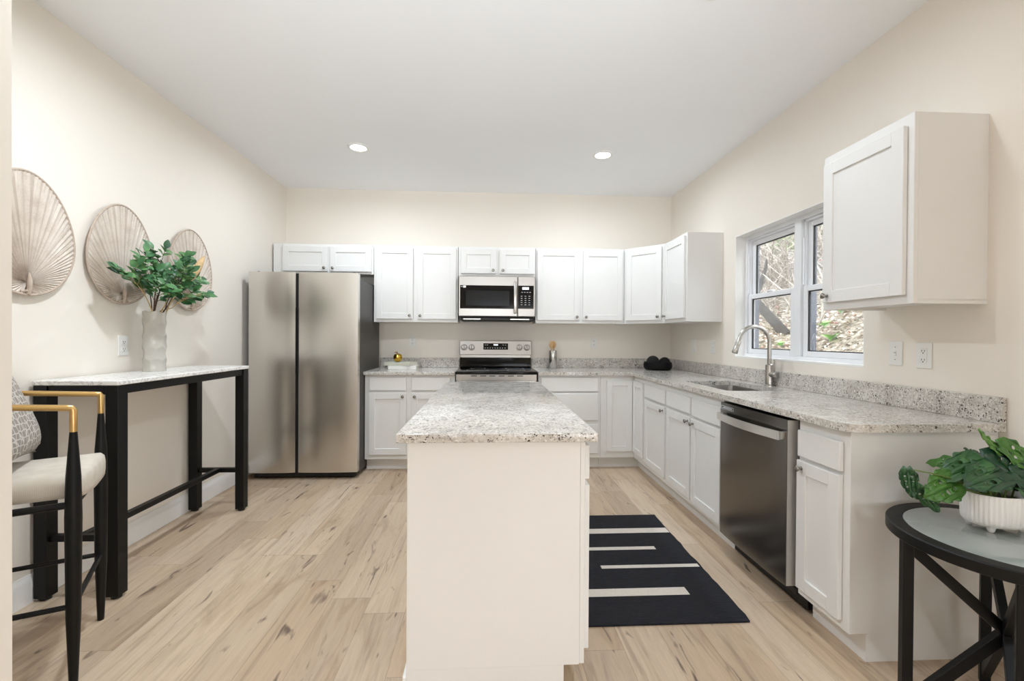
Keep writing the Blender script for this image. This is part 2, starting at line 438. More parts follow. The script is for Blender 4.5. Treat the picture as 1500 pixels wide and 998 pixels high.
def obj(name, mb, mat=None, parent=None, smooth=35):
    """links the collected shapes as one mesh object; shapes are given in world space"""
    me = bpy.data.meshes.new(name)
    if parent is not None:
        rl = root_of(parent).location
        bmesh.ops.translate(mb.bm, vec=-rl, verts=mb.bm.verts)
    mb.bm.to_mesh(me); mb.bm.free()
    for m in (mb.mats or [mat]):
        me.materials.append(m)
    if smooth:
        me.polygons.foreach_set('use_smooth', [True] * len(me.polygons))
        me.set_sharp_from_angle(angle=R(smooth))
    o = bpy.data.objects.new(name, me); COL.objects.link(o)
    if parent is not None: o.parent = parent
    return o


def thing(name, loc, label, cat, group=None):
    o = bpy.data.objects.new(name, None); COL.objects.link(o); o.location = loc; o.empty_display_size = 0.05
    o['label'] = label; o['category'] = cat
    if group: o['group'] = group
    return o


def tag(o, label, cat, group=None, kind=None):
    o['label'] = label; o['category'] = cat
    if group: o['group'] = group
    if kind: o['kind'] = kind
    return o


def center_origin(o):
    """moves a single-mesh thing's origin to its base"""
    me = o.data; xs = [v.co for v in me.vertices]
    c = Vector(((min(v.x for v in xs) + max(v.x for v in xs)) / 2, (min(v.y for v in xs) + max(v.y for v in xs)) / 2, min(v.z for v in xs)))
    me.transform(Matrix.Translation(-c)); o.location = c
    return o


def struct(name, mb, mat, parent=None):
    o = obj(name, mb, mat, parent)
    if parent is None: o['kind'] = 'structure'; o['label'] = name.replace('_', ' '); 
    return o


# ------------------------------------------------------------------ room shell
XL, XR, ZC = -2.103, 1.982, 2.775
YR = -9.5                                                     # rear wall
WX0, WX1 = XR, XR + 0.160                                      # right wall thickness
WY0, WY1, WZ0, WZ1 = -2.497, -1.268, 1.088, 2.056             # window opening

def shell():
    o = struct('floor', MB().box(-3.4, WX1, YR - 0.2, 0.15, -0.12, 0.0), M['floor']); o['label'] = 'pale greige oak vinyl plank floor'
    o = struct('ceiling', MB().box(-3.4, WX1, YR - 0.2, 0.15, ZC, ZC + 0.12), M['ceiling']); o['label'] = 'smooth flat white ceiling'
    o = struct('wall_back', MB().box(XL - 0.12, WX1, 0.0, 0.15, 0.0, ZC), M['wall']); o['label'] = 'cream wall behind the range'
    o = struct('wall_left', MB().box(XL - 0.12, XL, -3.66, 0.0, 0.0, ZC), M['wall']); o['label'] = 'cream wall with the palm fans'
    m = MB()
    m.box(WX0, WX1, WY1, 0.0, 0, ZC); m.box(WX0, WX1, -5.6, WY0, 0, ZC); m.box(WX0, WX1, YR, -7.4, 0, ZC); m.box(WX0, WX1, -7.4, -5.6, 2.1, ZC)  # opening behind the camera added to let light in
    m.box(WX0, WX1, WY0, WY1, 0, WZ0); m.box(WX0, WX1, WY0, WY1, WZ1, ZC)
    o = struct('wall_right', m, M['wall']); o['label'] = 'cream wall with the sink window'
    o = struct('wall_near', MB().box(-2.223, -1.2, -3.66, -3.544, 0, ZC, 0.004), M['wall']); o['label'] = 'end of partition wall at the left picture edge'
    o = struct('wall_far_left', MB().box(-3.4, -3.28, YR, -3.66, 0, ZC), M['wall'])
    o = struct('wall_partition', MB().box(-3.28, -2.223, -3.66, -3.544, 0, ZC), M['wall'])
    m = MB()
    xs = [-3.28, -2.8, -0.7, 0.0, 2.1 - 0.05, XR]
    z0, z1 = 1.0, 2.10  # unseen rear openings added to let light in
    m.box(-3.4, XR, YR - 0.15, YR, 0, z0); m.box(-3.4, XR, YR - 0.15, YR, z1, ZC)
    m.box(-3.4, -2.35, YR - 0.15, YR, z0, z1); m.box(-1.15, 0.45, YR - 0.15, YR, z0, z1); m.box(1.65, XR, YR - 0.15, YR, z0, z1)
    o = struct('wall_rear', m, M['wall'])
    # baseboards
    def base(name, x0, x1, y0, y1, prof_x=True):
        m = MB()
        if prof_x:
            p = [(0, 0), (0.014, 0), (0.014, 0.095), (0.010, 0.112), (0.006, 0.118), (0.004, 0.13), (0, 0.13)]
            m.loft([[(x0 + a_, y, z) for a_, z in p] for y in (y0, y1)])
        return struct(name, m, M['trim'])
    o = base('baseboard_left', XL, 0, -3.544, -0.9); o['label'] = 'white baseboard along the left wall'
shell()


# ------------------------------------------------------------------ window_1
def window():
    X0, X1 = XR + 0.075, XR + 0.145        # vinyl frame depth
    t = bpy.data.objects.new('window_1', None); COL.objects.link(t); t.location = (X0, (WY0 + WY1) / 2, WZ0)
    t['kind'] = 'structure'; t['label'] = 'twin double hung white window above the sink'
    m = MB(); f = 0.034; ym = (WY0 + WY1) / 2; mw = 0.032
    m.box(X0, X1, WY0, WY1, WZ0, WZ0 + f, 0.003); m.box(X0, X1, WY0, WY1, WZ1 - f, WZ1, 0.003)
    m.box(X0, X1, WY0, WY0 + f, WZ0 + f, WZ1 - f, 0.003); m.box(X0, X1, WY1 - f, WY1, WZ0 + f, WZ1 - f, 0.003)
    m.box(X0 - 0.004, X1, ym - mw, ym + mw, WZ0 + f, WZ1 - f, 0.003)
    # inner ledge strips (balance channels)
    for y in (WY0 + f, ym - mw - 0.012, ym + mw, WY1 - f - 0.012):
        m.box(X0 + 0.018, X1 - 0.01, y, y + 0.012, WZ0 + f, WZ1 - f, 0.002)
    m.box(X0 + 0.018, X1 - 0.01, WY0 + f, WY1 - f, WZ1 - f - 0.014, WZ1 - f, 0.002)
    obj('window_frame', m, M['vinyl'], t)
    zm = 1.565
    for (y0, y1) in ((WY0 + f + 0.012, ym - mw - 0.012), (ym + mw + 0.012, WY1 - f - 0.012)):
        for (z0, z1, xa, xb, nm) in ((WZ0 + f, zm + 0.02, X0 + 0.008, X0 + 0.036, 'lower_sash'), (zm - 0.02, WZ1 - f - 0.014, X0 + 0.038, X0 + 0.066, 'upper_sash')):
            s = 0.036; m = MB()
            m.box(xa, xb, y0, y0 + s, z0, z1, 0.003); m.box(xa, xb, y1 - s, y1, z0, z1, 0.003)
            m.box(xa, xb, y0 + s, y1 - s, z0, z0 + s, 0.003); m.box(xa, xb, y0 + s, y1 - s, z1 - s, z1, 0.003)
            sash = obj(nm, m, M['vinyl'], t)
            xc = (xa + xb) / 2
            m = MB(); g = 0.006
            for q in ((y0 + s, y0 + s + g, z0 + s, z1 - s), (y1 - s - g, y1 - s, z0 + s, z1 - s), (y0 + s, y1 - s, z0 + s, z0 + s + g), (y0 + s, y1 - s, z1 - s - g, z1 - s)):
                m.box(xc - 0.006, xc + 0.006, *q)
            obj('gasket', m, M['gasket'], sash)
            obj('pane', MB().box(xc - 0.002, xc + 0.002, y0 + s - 0.004, y1 - s + 0.004, z0 + s - 0.004, z1 - s + 0.004), M['pane'], sash)
            if nm == 'lower_sash':
                obj('sash_lock', MB().box(xa - 0.004, xb - 0.004, (y0 + y1) / 2 - 0.03, (y0 + y1) / 2 + 0.03, z1, z1 + 0.014, 0.004), M['vinyl'], sash)
        # balance cover strip
        m = MB().box(X0 + 0.006, X0 + 0.016, y1 + 0.001, y1 + 0.011, zm + 0.03, WZ1 - f - 0.12, 0.002)
        obj('balance_cover', m, M['vinyl'], t)
    # slate painted exterior reveal
    m = MB(); xo = WX1 + 0.025
    m.box(X1, xo, WY1 - 0.022, WY1, WZ0, WZ1); m.box(X1, xo, WY0, WY0 + 0.022, WZ0, WZ1)
    m.box(X1, xo, WY0, WY1, WZ1 - 0.022, WZ1); m.box(X1, xo, ym - 0.03, ym + 0.03, WZ0, WZ1)
    obj('outer_casing', m, M['slate'], t)
    # white painted returns of the opening
    m = MB(); e = 0.004
    m.box(XR - 0.001, X0, WY0, WY1, WZ0, WZ0 + 0.012, 0.001); m.box(XR - 0.001, X0, WY1 - 0.005, WY1, WZ0 + 0.012, WZ1); m.box(XR - 0.001, X0, WY0, WY0 + 0.005, WZ0 + 0.012, WZ1); m.box(XR - 0.001, X0, WY0 + 0.005, WY1 - 0.005, WZ1 - 0.005, WZ1)
    o = struct('trim_1', m, M['trim']); o['label'] = 'white painted returns around the window opening'
window()


# ------------------------------------------------------------------ cabinet parts
def shaker(fr, a0, a1, z0, z1, d0, rail=0.056, th=0.019):
    m = MB(); e = 0.0015
    m.box(a0, a0 + rail, d0, d0 + th, z0, z1, e, fr=fr); m.box(a1 - rail, a1, d0, d0 + th, z0, z1, e, fr=fr)
    m.box(a0 + rail, a1 - rail, d0, d0 + th, z0, z0 + rail, e, fr=fr); m.box(a0 + rail, a1 - rail, d0, d0 + th, z1 - rail, z1, e, fr=fr)
    m.box(a0 + rail - 0.003, a1 - rail + 0.003, d0 + 0.002, d0 + th - 0.008, z0 + rail - 0.003, z1 - rail + 0.003, 0, fr=fr)
    return m


def knob(fr, a_, z, d0, parent):
    m = MB().lathe(fr.p(a_, d0, z), fr.N, [(0.0085, 0), (0.0085, 0.002), (0.0055, 0.004), (0.005, 0.012), (0.0125, 0.017), (0.0142, 0.022), (0.012, 0.027), (0.006, 0.0295)], 16)
    obj('knob', m, M['darknickel'], parent)


def door(fr, a0, a1, z0, z1, d0, parent, kn=None, rail=0.056):
    d = obj('door', shaker(fr, a0, a1, z0, z1, d0, rail), M['cab'], parent)
    if kn:
        ka = a0 + 0.03 if kn[0] == 'l' else a1 - 0.03
        kz = z0 + 0.032 if kn[1] == 'b' else z1 - 0.032
        knob(fr, ka, kz, d0 + 0.019, d)
    return d


def drawer(fr, a0, a1, z0, z1, d0, parent, name='drawer'):
    return obj(name, MB().box(a0, a1, d0, d0 + 0.019, z0, z1, 0.0035, fr=fr), M['cab'], parent)


def wall_cab(fr, a0, a1, z0, z1, depth, doors, name, label, group='white wall cabinets'):
    c = fr.p((a0 + a1) / 2, 0, z0); t = thing(name, c, label, 'cabinet', group)
    m = MB(); e = 0.001; s = 0.018; L = 0.014
    m.box(a0, a1, 0, depth - 0.019, z0 + L, z1, e, fr=fr)
    m.box(a0, a0 + s, 0, depth - 0.019, z0, z0 + L + 0.002, 0, fr=fr); m.box(a1 - s, a1, 0, depth - 0.019, z0, z0 + L + 0.002, 0, fr=fr)
    m.box(a0, a1, depth - 0.019, depth, z0, z1, e, fr=fr)
    obj('body', m, M['cab'], t)
    for d in doors: door(fr, d[0], d[1], d[2], d[3], depth + 0.001, t, d[4])
    return t


BACK = Frame((0, 0, 0), (1, 0, 0), (0, -1, 0))
RIGHT = Frame((XR, 0, 0), (0, -1, 0), (-1, 0, 0))
G = 0.002
UZ0, UZ1 = 1.38, 2.135
wall_cab(BACK, -1.995, -1.127, 1.845, UZ1, 0.31, [(-1.992, -1.565, 1.868, 2.11, 'rb'), (-1.543, -1.146, 1.868, 2.11, 'lb')], 'wall_cabinet', 'low white wall cabinet with two doors above the refrigerator')
obj_f = tag(center_origin(obj('filler_panel', MB().box(-2.085, -1.997, -0.31, -G, 1.845, UZ1, 0.001), M['cab'])), 'narrow white filler strip between left wall and cabinet above refrigerator', 'panel')
wall_cab(BACK, -1.123, -0.303, UZ0, UZ1, 0.31, [(-1.098, -0.742, 1.412, 2.11, 'rb'), (-0.700, -0.321, 1.412, 2.11, 'lb')], 'wall_cabinet', 'white two-door wall cabinet between refrigerator and microwave')
wall_cab(BACK, -0.299, 0.467, 1.838, UZ1, 0.31, [(-0.274, 0.074, 1.868, 2.11, 'rb'), (0.112, 0.457, 1.868, 2.11, 'lb')], 'wall_cabinet', 'low white wall cabinet directly above the microwave')
wall_cab(BACK, 0.471, 1.370, UZ0, UZ1, 0.31, [(0.486, 0.914, 1.412, 2.11, 'rb'), (0.947, 1.352, 1.412, 2.11, 'lb')], 'wall_cabinet', 'white two-door wall cabinet right of the microwave')


def corner_wall_cab():
    t = thing('corner_wall_cabinet', (1.75, -0.25, UZ0), 'white diagonal corner wall cabinet with one door', 'cabinet', 'white wall cabinets')
    x0 = 1.374; y1 = -0.608; dx = 0.31
    poly = [(x0, -G), (XR - G, -G), (XR - G, y1), (XR - dx, y1), (x0, -dx)]
    m = MB().prism(poly, [], UZ0 + 0.014, UZ1)
    A = Vector((x0, -dx, 0)); B = Vector((XR - dx, y1, 0)); U = (B - A).normalized(); N = Vector((U.y, -U.x, 0))
    if N.y > 0: N = -N
    fr = Frame(A, U, N); L = (B - A).length
    m.box(0, L, -0.019, 0, UZ0, UZ0 + 0.016, 0, fr=fr); m.box(x0, x0 + 0.018, -dx, -G, UZ0, UZ0 + 0.016)
    obj('body', m, M['cab'], t)
    door(fr, 0.028, L - 0.028, 1.412, 2.11, 0.001, t, 'rb')
corner_wall_cab()
wall_cab(RIGHT, 0.612, 1.078, UZ0, UZ1, 0.31, [(0.632, 1.056, 1.412, 2.11, 'lb')], 'wall_cabinet', 'white wall cabinet on right wall between corner cabinet and window')
wall_cab(RIGHT, 2.605, 3.072, UZ0, UZ1, 0.312, [(2.622, 3.045, 1.415, 2.09, 'lb')], 'wall_cabinet', 'white wall cabinet hanging alone right of the window')


def base_cab(fr, a0, a1, depth, fronts, name, label, ztop=0.884, group='white base cabinets', side_toe=True):
    c = fr.p((a0 + a1) / 2, depth / 2, 0); t = thing(name, c, label, 'cabinet', group)
    m = MB()
    if name == 'sink_cabinet':
        m.box(a0, a1, G, depth, 0.108, 0.66, 0.001, fr=fr); m.box(a0, a1, depth - 0.02, depth, 0.66, ztop, 0, fr=fr); m.box(a0, a1, G, 0.02, 0.66, ztop, 0, fr=fr)
        m.box(a0, a0 + 0.016, 0.02, depth - 0.02, 0.66, ztop, 0, fr=fr); m.box(a1 - 0.016, a1, 0.02, depth - 0.02, 0.66, ztop, 0, fr=fr)
    else: m.box(a0, a1, G, depth, 0.108, ztop, 0.001, fr=fr)
    m.box(a0, a1, G, depth - 0.075, 0.0, 0.109, 0, fr=fr)
    obj('body', m, M['cab'], t)
    obj('toe_kick', MB().box(a0, a1, depth - 0.075, depth - 0.069, 0.0, 0.106, 0, fr=fr), M['cab'], t)
    for k, f in fronts:
        if k == 'drawer': drawer(fr, *f, depth + 0.001, t)
        elif k == 'panel': drawer(fr, *f, depth + 0.001, t, 'false_drawer_front')
        else: door(fr, f[0], f[1], f[2], f[3], depth + 0.001, t, f[4])
    return t


DB = 0.61
base_cab(BACK, -1.125, -0.305, DB, [('drawer', (-1.083, -0.749, 0.742, 0.860)), ('drawer', (-0.700, -0.345, 0.742, 0.860)), ('door', (-1.085, -0.749, 0.153, 0.720, 'rt')), ('door', (-0.700, -0.345, 0.153, 0.720, 'lt'))], 'base_cabinet', 'white base cabinet between refrigerator and range with two drawers')
base_cab(BACK, 0.470, 1.060, DB, [('drawer', (0.495, 1.034, 0.733, 0.860)), ('drawer', (0.495, 1.034, 0.462, 0.715)), ('drawer', (0.495, 1.034, 0.150, 0.425))], 'drawer_cabinet', 'white three-drawer base cabinet just right of the range')
DR = XR - 1.382


def corner_base():
    t = thing('corner_base_cabinet', (1.55, -0.4, 0), 'white corner base cabinet with folding L-shaped door', 'cabinet', 'white base cabinets')
    def L(x0, y1, xf, yf): return [(x0, -G), (XR - G, -G), (XR - G, y1), (xf, y1), (xf, yf), (x0, yf)]
    m = MB().prism(L(1.062, -0.912, 1.382, -DB), [], 0.108, 0.884)
    m.prism(L(1.062, -0.912, 1.457, -0.535), [], 0.0, 0.109)
    obj('body', m, M['cab'], t)
    m = MB().box(1.062, 1.457, -0.541, -0.535, 0, 0.106); m.box(1.451, 1.457, -0.912, -0.541, 0, 0.106)
    obj('toe_kick', m, M['cab'], t)
    door(BACK, 1.117, 1.360, 0.168, 0.838, DB + 0.001, t, None, 0.05)
    door(RIGHT, 0.633, 0.880, 0.168, 0.838, DR + 0.001, t, None, 0.05)
corner_base()
base_cab(RIGHT, 0.914, 1.398, DR, [('drawer', (0.931, 1.378, 0.722, 0.836)), ('door', (0.938, 1.378, 0.148, 0.704, 'rt'))], 'base_cabinet', 'narrow white drawer-and-door base cabinet between corner cabinet and sink cabinet')
base_cab(RIGHT, 1.400, 2.216, DR, [('panel', (1.414, 1.806, 0.722, 0.836)), ('panel', (1.833, 2.203, 0.716, 0.833)), ('door', (1.416, 1.808, 0.146, 0.704, 'rt')), ('door', (1.830, 2.203, 0.138, 0.700, 'lt'))], 'sink_cabinet', 'white two-door sink base cabinet under the faucet beside dishwasher')
base_cab(RIGHT, 2.842, 3.119, DR, [('drawer', (2.853, 3.089, 0.722, 0.838)), ('door', (2.850, 3.086, 0.143, 0.706, 'lt'))], 'base_cabinet', 'narrow white end base cabinet right of the dishwasher')


# ------------------------------------------------------------------ countertops
def arc(cx, cy, r_, a0, a1, n=6): return [(cx + r_ * math.cos(R(a0 + (a1 - a0) * i / n)), cy + r_ * math.sin(R(a0 + (a1 - a0) * i / n))) for i in range(n + 1)]
def rrect(x0, x1, y0, y1, r_, n=5):
    return arc(x1 - r_, y1 - r_, r_, 0, 90, n) + arc(x0 + r_, y1 - r_, r_, 90, 180, n) + arc(x0 + r_, y0 + r_, r_, 180, 270, n) + arc(x1 - r_, y0 + r_, r_, 270, 360, n)


CZ0, CZ1 = 0.885, 0.915
SX0, SX1, SY0, SY1 = 1.475, 1.850, -2.085, -1.462
XE = 1.347
def counters():
    t = thing('countertop', (-0.715, -0.32, CZ0), 'short speckled granite countertop between refrigerator and range', 'countertop')
    obj('slab', MB().box(-1.137, -0.303, -0.645, -G, CZ0, CZ1, 0.003), M['granite'], t)
    obj('backsplash', MB().box(-1.125, -0.303, -0.022, -G, CZ1, 1.016, 0.002), M['granite'], t)
    t = thing('countertop', (1.5, -1.2, CZ0), 'long L-shaped speckled granite countertop with the sink', 'countertop')
    outer = [(0.467, -G), (XR - G, -G), (XR - G, -3.145), (XE + 0.06, -3.145), (XE + 0.012, -3.125), (XE, -3.078), (XE, -0.660), (XE - 0.015, -0.645), (0.467, -0.645)]
    obj('slab', MB().prism(outer, [rrect(SX0, SX1, SY0, SY1, 0.035)], CZ0, CZ1), M['granite'], t)
    m = MB().box(0.467, XR - G, -0.022, -G, CZ1, 1.016, 0.002); m.box(XR - 0.022, XR - G, -3.145, -0.022, CZ1, 1.016, 0.002)
    obj('backsplash', m, M['granite'], t)
    tag(center_origin(obj('island_countertop', MB().box(0.0348 - 0.336, 0.0348 + 0.336, -3.266, -1.537, CZ0, CZ1, 0.004, seg=2), M['granite'])), 'speckled granite slab on the kitchen island', 'countertop')
counters()


def sink():
    t = thing('sink', (1.66, -1.77, 0.68), 'stainless undermount sink basin set into the granite', 'sink')
    z = CZ0 - 0.001
    loops = []
    for (g, zz, r_) in ((0.025, z, 0.05), (0.004, z, 0.035), (0.0, z - 0.012, 0.033), (-0.004, z - 0.17, 0.03), (-0.02, z - 0.19, 0.04), (-0.15, z - 0.196, 0.03)):
        loops.append([(x, y, zz) for x, y in rrect(SX0 - g, SX1 + g, SY0 - g, SY1 + g, r_)])
    m = MB().loft(loops, False, True)
    obj('basin', m, M['sinksteel'], t)
    obj('drain', MB().lathe((1.66, -1.77, z - 0.196), (0, 0, 1), [(0.045, 0), (0.045, 0.004), (0.036, 0.005), (0.03, 0.001)]), M['chrome'], t)
sink()


def faucet():
    bx, by = 1.925, -1.795
    t = thing('faucet', (bx, by, CZ1), 'tall brushed nickel gooseneck faucet behind the sink', 'faucet')
    obj('body', MB().lathe((bx, by, CZ1), (0, 0, 1), [(0.030, 0), (0.030, 0.006), (0.0255, 0.010), (0.0250, 0.075), (0.0235, 0.080), (0.0235, 0.143), (0.015, 0.150)]), M['nickel'], t)
    pts = [(bx, by, 1.06), (bx, by, 1.20)]; rr = 0.108; cx = bx - rr; cz = 1.212
    for i in range(0, 15):
        an = R(180 * i / 14 * 0.93); pts.append((cx + rr * math.cos(an), by, cz + rr * math.sin(an)))
    e = Vector(pts[-1]); d = (e - Vector(pts[-2])).normalized()
    obj('spout', MB().tube(pts + [e + d * 0.012], 0.0132, 14), M['nickel'], t)
    s0 = e + d * 0.013
    obj('spray_head', MB().lathe(s0, d, [(0.0145, 0), (0.0165, 0.004), (0.0175, 0.05), (0.020, 0.085), (0.018, 0.09), (0.012, 0.088)], 18), M['nickel'], t)
    h = obj('handle', MB().lathe((bx, by - 0.02, 0.995), (0, -1, 0), [(0.017, 0), (0.019, 0.012), (0.0175, 0.045), (0.012, 0.05)], 18), M['nickel'], t)
    obj('lever', MB().tube([(bx, by - 0.055, 1.0), (bx - 0.004, by - 0.062, 1.05), (bx - 0.006, by - 0.066, 1.10)], [0.007, 0.0065, 0.006], 10), M['nickel'], h)
faucet()


# ------------------------------------------------------------------ island
def island():
    IS = Frame((0.336, -3.23, 0), (0, 1, 0), (1, 0, 0))   # right side face, a runs away from the camera
    t = thing('kitchen_island', (0.04, -2.4, 0), 'white kitchen island cabinet with plain end panel in the middle of the floor', 'kitchen island')
    m = MB().box(-0.266, 0.266, -3.228, -1.575, 0.0, 0.115); m.box(-0.266, 0.318, -3.228, -1.575, 0.115, 0.884)
    obj('body', m, M['cab'], t)
    obj('face_frame', MB().box(0.3185, 0.336, -3.229, -1.575, 0.113, 0.884, 0.0015), M['cab'], t)
    m = MB().box(-0.268, 0.317, -3.236, -3.2285, 0.115, 0.884, 0.001); m.box(-0.268, 0.264, -3.236, -3.2285, 0.0, 0.1155)
    obj('end_panel', m, M['cab'], t)
    obj('shoe_moulding', MB().box(-0.282, -0.2665, -3.232, -1.575, 0.0, 0.09, 0.004), M['trim'], t)
    n = 4; Lw = 1.655 / n
    for i in range(n):
        a0 = i * Lw + 0.022; a1 = (i + 1) * Lw - 0.018
        drawer(IS, a0, a1, 0.742, 0.862, 0.001, t)
        door(IS, a0, a1, 0.150, 0.722, 0.001, t, 'rt' if i % 2 == 0 else 'lt')
island()


# ------------------------------------------------------------------ refrigerator
def fridge():
    t = thing('refrigerator', (-1.58, -0.45, 0), 'tall stainless side-by-side refrigerator beside the left wall', 'refrigerator')
    x0, x1 = -2.040, -1.124; xs0, xs1 = -1.650, -1.624; yf = -0.849; z0, z1 = 0.062, 1.782
    obj('case', MB().box(x0 + 0.006, x1 - 0.006, -0.775, -0.06, 0.03, 1.745, 0.006), M['fridgeside'], t)
    def dr(a0, a1, name, label, inner):
        m = MB()
        n = 9; cr = 0.012
        lp = []
        xs = [a0 + (a1 - a0) * i / (n - 1) for i in range(n)]
        front = [(x, yf + 0.010 * (2 * (x - a0) / (a1 - a0) - 1) ** 4) for x in xs]
        lp = [(a0, -0.782)] + front + [(a1, -0.782)]
        m.loft([[(x, y, z0) for x, y in lp], [(x, y, z0 + 0.004) for x, y in lp], [(x, y, z1 - 0.004) for x, y in lp], [(x, y, z1) for x, y in lp]], mat=None)
        d = obj(name, m, M['steel'], t, 30)
        return d
    d1 = dr(x0, xs0, 'freezer_door', None, 'r'); d2 = dr(xs1, x1, 'refrigerator_door', None, 'l')
    # recessed handle strips along the gap
    obj('handle_strip', MB().box(xs0 + 0.001, xs0 + 0.0115, yf + 0.012, -0.79, z0 + 0.01, z1 - 0.01, 0.001), M['blackplastic'], d1)
    obj('handle_strip', MB().box(xs1 - 0.0115, xs1 - 0.001, yf + 0.012, -0.79, z0 + 0.01, z1 - 0.01, 0.001), M['blackplastic'], d2)
    obj('pocket_handle', MB().box(xs0 + 0.001, xs0 + 0.007, yf + 0.003, yf + 0.0115, 0.91, 1.48, 0.001), M['blackplastic'], d1)
    obj('pocket_handle', MB().box(xs1 - 0.007, xs1 - 0.001, yf + 0.003, yf + 0.0115, 0.91, 1.48, 0.001), M['blackplastic'], d2)
    for xh in (x1 - 0.05, x0 + 0.05):
        m = MB().box(xh - 0.035, xh + 0.035, -0.80, -0.70, 1.7475, 1.7815, 0.005)
        m.cyl((xh, -0.77, 1.78), (xh, -0.77, 1.795), 0.012)
        obj('hinge_cover', m, M['blackplastic'], t)
    m = MB().box(x0 + 0.03, x1 - 0.02, -0.80, -0.776, 0.012, 0.058, 0.003)
    for i in range(14): 
        xa = x0 + 0.07 + i * 0.06; m.box(xa, xa + 0.04, -0.803, -0.8, 0.024, 0.030)
    obj('toe_grille', m, M['blackplastic'], t)
    for xa in (x0 + 0.07, x1 - 0.07):
        for ya in (-0.74, -0.14):
            obj('foot', MB().cyl((xa, ya, 0.0), (xa, ya, 0.031), 0.022), M['blackplastic'], t)
fridge()


# ------------------------------------------------------------------ range
def rangecooker():
    t = thing('range', (0.08, -0.34, 0), 'freestanding stainless electric range with black glass cooktop', 'range')
    x0, x1 = -0.297, 0.455
    obj('body', MB().box(x0 + 0.004, x1 - 0.004, -0.625, -0.03, 0.02, 0.895, 0.003), M['steel'], t)
    m = MB().box(x0, x1, -0.672, -0.06, 0.896, 0.921, 0.006, seg=2)
    ck = obj('cooktop', m, M['blackglass'], t)
    for (bx, by, br) in ((-0.10, -0.50, 0.105), (0.27, -0.50, 0.085), (-0.10, -0.24, 0.075), (0.27, -0.24, 0.095)):
        lp = [[(bx + rr_ * math.cos(k * math.pi / 24), by + rr_ * math.sin(k * math.pi / 24), 0.9214) for k in range(48)] for rr_ in (br, br - 0.003)]
        obj('burner_ring', MB().loft(lp, False, False), M['mark'], ck)
    # backguard: black glass lower, lip, sloped stainless console
    obj('rear_riser', MB().box(x0 + 0.004, x1 - 0.004, -0.075, -0.025, 0.921, 1.024, 0.003), M['blackglass'], t)
    m = MB().hexa([(x0, -0.095, 1.052), (x1, -0.095, 1.052), (x1, -0.024, 1.052), (x0, -0.024, 1.052), (x0, -0.070, 1.200), (x1, -0.070, 1.200), (x1, -0.024, 1.200), (x0, -0.024, 1.200)], 0.004)
    m.box(x0 + 0.01, x1 - 0.01, -0.078, -0.026, 1.022, 1.053, 0.002)
    con = obj('control_console', m, M['steelh'], t)
    sl = Vector((0, 0.025, 0.148)).normalized(); Np = Vector((0, -sl.z, sl.y)); O = Vector((0, -0.095, 1.052))
    P = lambda x, h, d: O + Vector((x, 0, 0)) + sl * h + Np * d
    def plate(m, xa, xb, ha, hb, da, db, bev=0): m.hexa([P(xa, ha, da), P(xb, ha, da), P(xb, hb, da), P(xa, hb, da), P(xa, ha, db), P(xb, ha, db), P(xb, hb, db), P(xa, hb, db)], bev)
    m = MB(); plate(m, -0.050, 0.209, 0.055, 0.122, -0.002, 0.004, 0.001); dsp = obj('display_panel', m, M['blackglass'], con)
    m = MB()
    for k in range(4):
        xa = 0.058 + k * 0.012; plate(m, xa, xa + 0.008, 0.098, 0.114, 0.0042, 0.0048)
    obj('clock_digits', m, M['display'], dsp)
    for xa in (-0.036, -0.016, 0.150, 0.176):
        m = MB(); plate(m, xa, xa + 0.014, 0.102, 0.107, 0.0042, 0.0048); obj('touch_button', m, M['mark'], dsp)
    for k in range(9):
        m = MB(); plate(m, -0.036 + k * 0.026, -0.036 + k * 0.026 + 0.010, 0.068, 0.076, 0.0042, 0.0048); obj('touch_button', m, M['mark'], dsp)
    for xk in (-0.25, -0.173, 0.327, 0.405):
        b0 = P(xk, 0.078, 0.0)
        k = obj('knob', MB().lathe(b0, Np, [(0.030, 0), (0.030, 0.003), (0.0255, 0.004), (0.024, 0.022), (0.021, 0.026)], 24), M['steelh'], con)
        obj('knob_ring', MB().lathe(b0 - Np * 0.0, Np, [(0.0335, 0.0), (0.0335, 0.002), (0.0305, 0.0025)], 24), M['blackplastic'], k)
        m = MB(); plate(m, xk - 0.0035, xk + 0.0035, 0.058, 0.098, 0.0262, 0.034, 0.001); obj('knob_grip', m, M['darknickel'], k)
    # vent strip and oven door, drawer
    m = MB().box(x0 + 0.004, x1 - 0.004, -0.655, -0.626, 0.835, 0.895, 0.003); v = obj('vent_strip', m, M['steelh'], t)
    for k in range(6): obj('vent_slot', MB().box(x0 + 0.14 + k * 0.085, x0 + 0.14 + k * 0.085 + 0.055, -0.6565, -0.6552, 0.876, 0.884), M['slot'], v)
    d = obj('oven_door', MB().box(x0 + 0.004, x1 - 0.004, -0.668, -0.626, 0.225, 0.828, 0.006), M['steel'], t)
    obj('oven_window', MB().box(x0 + 0.09, x1 - 0.09, -0.671, -0.6685, 0.36, 0.70, 0.001), M['blackglass'], d)
    m = MB().cyl((x0 + 0.05, -0.72, 0.775), (x1 - 0.05, -0.72, 0.775), 0.013)
    for xa in (x0 + 0.09, x1 - 0.09): m.cyl((xa, -0.668, 0.775), (xa, -0.72, 0.775), 0.010)
    obj('handle', m, M['steelh'], d)
    obj('drawer', MB().box(x0 + 0.004, x1 - 0.004, -0.664, -0.626, 0.055, 0.218, 0.005), M['steel'], t)
    for xa in (x0 + 0.06, x1 - 0.06):
        for ya in (-0.56, -0.12): obj('foot', MB().cyl((xa, ya, 0), (xa, ya, 0.021), 0.018), M['blackplastic'], t)
rangecooker()


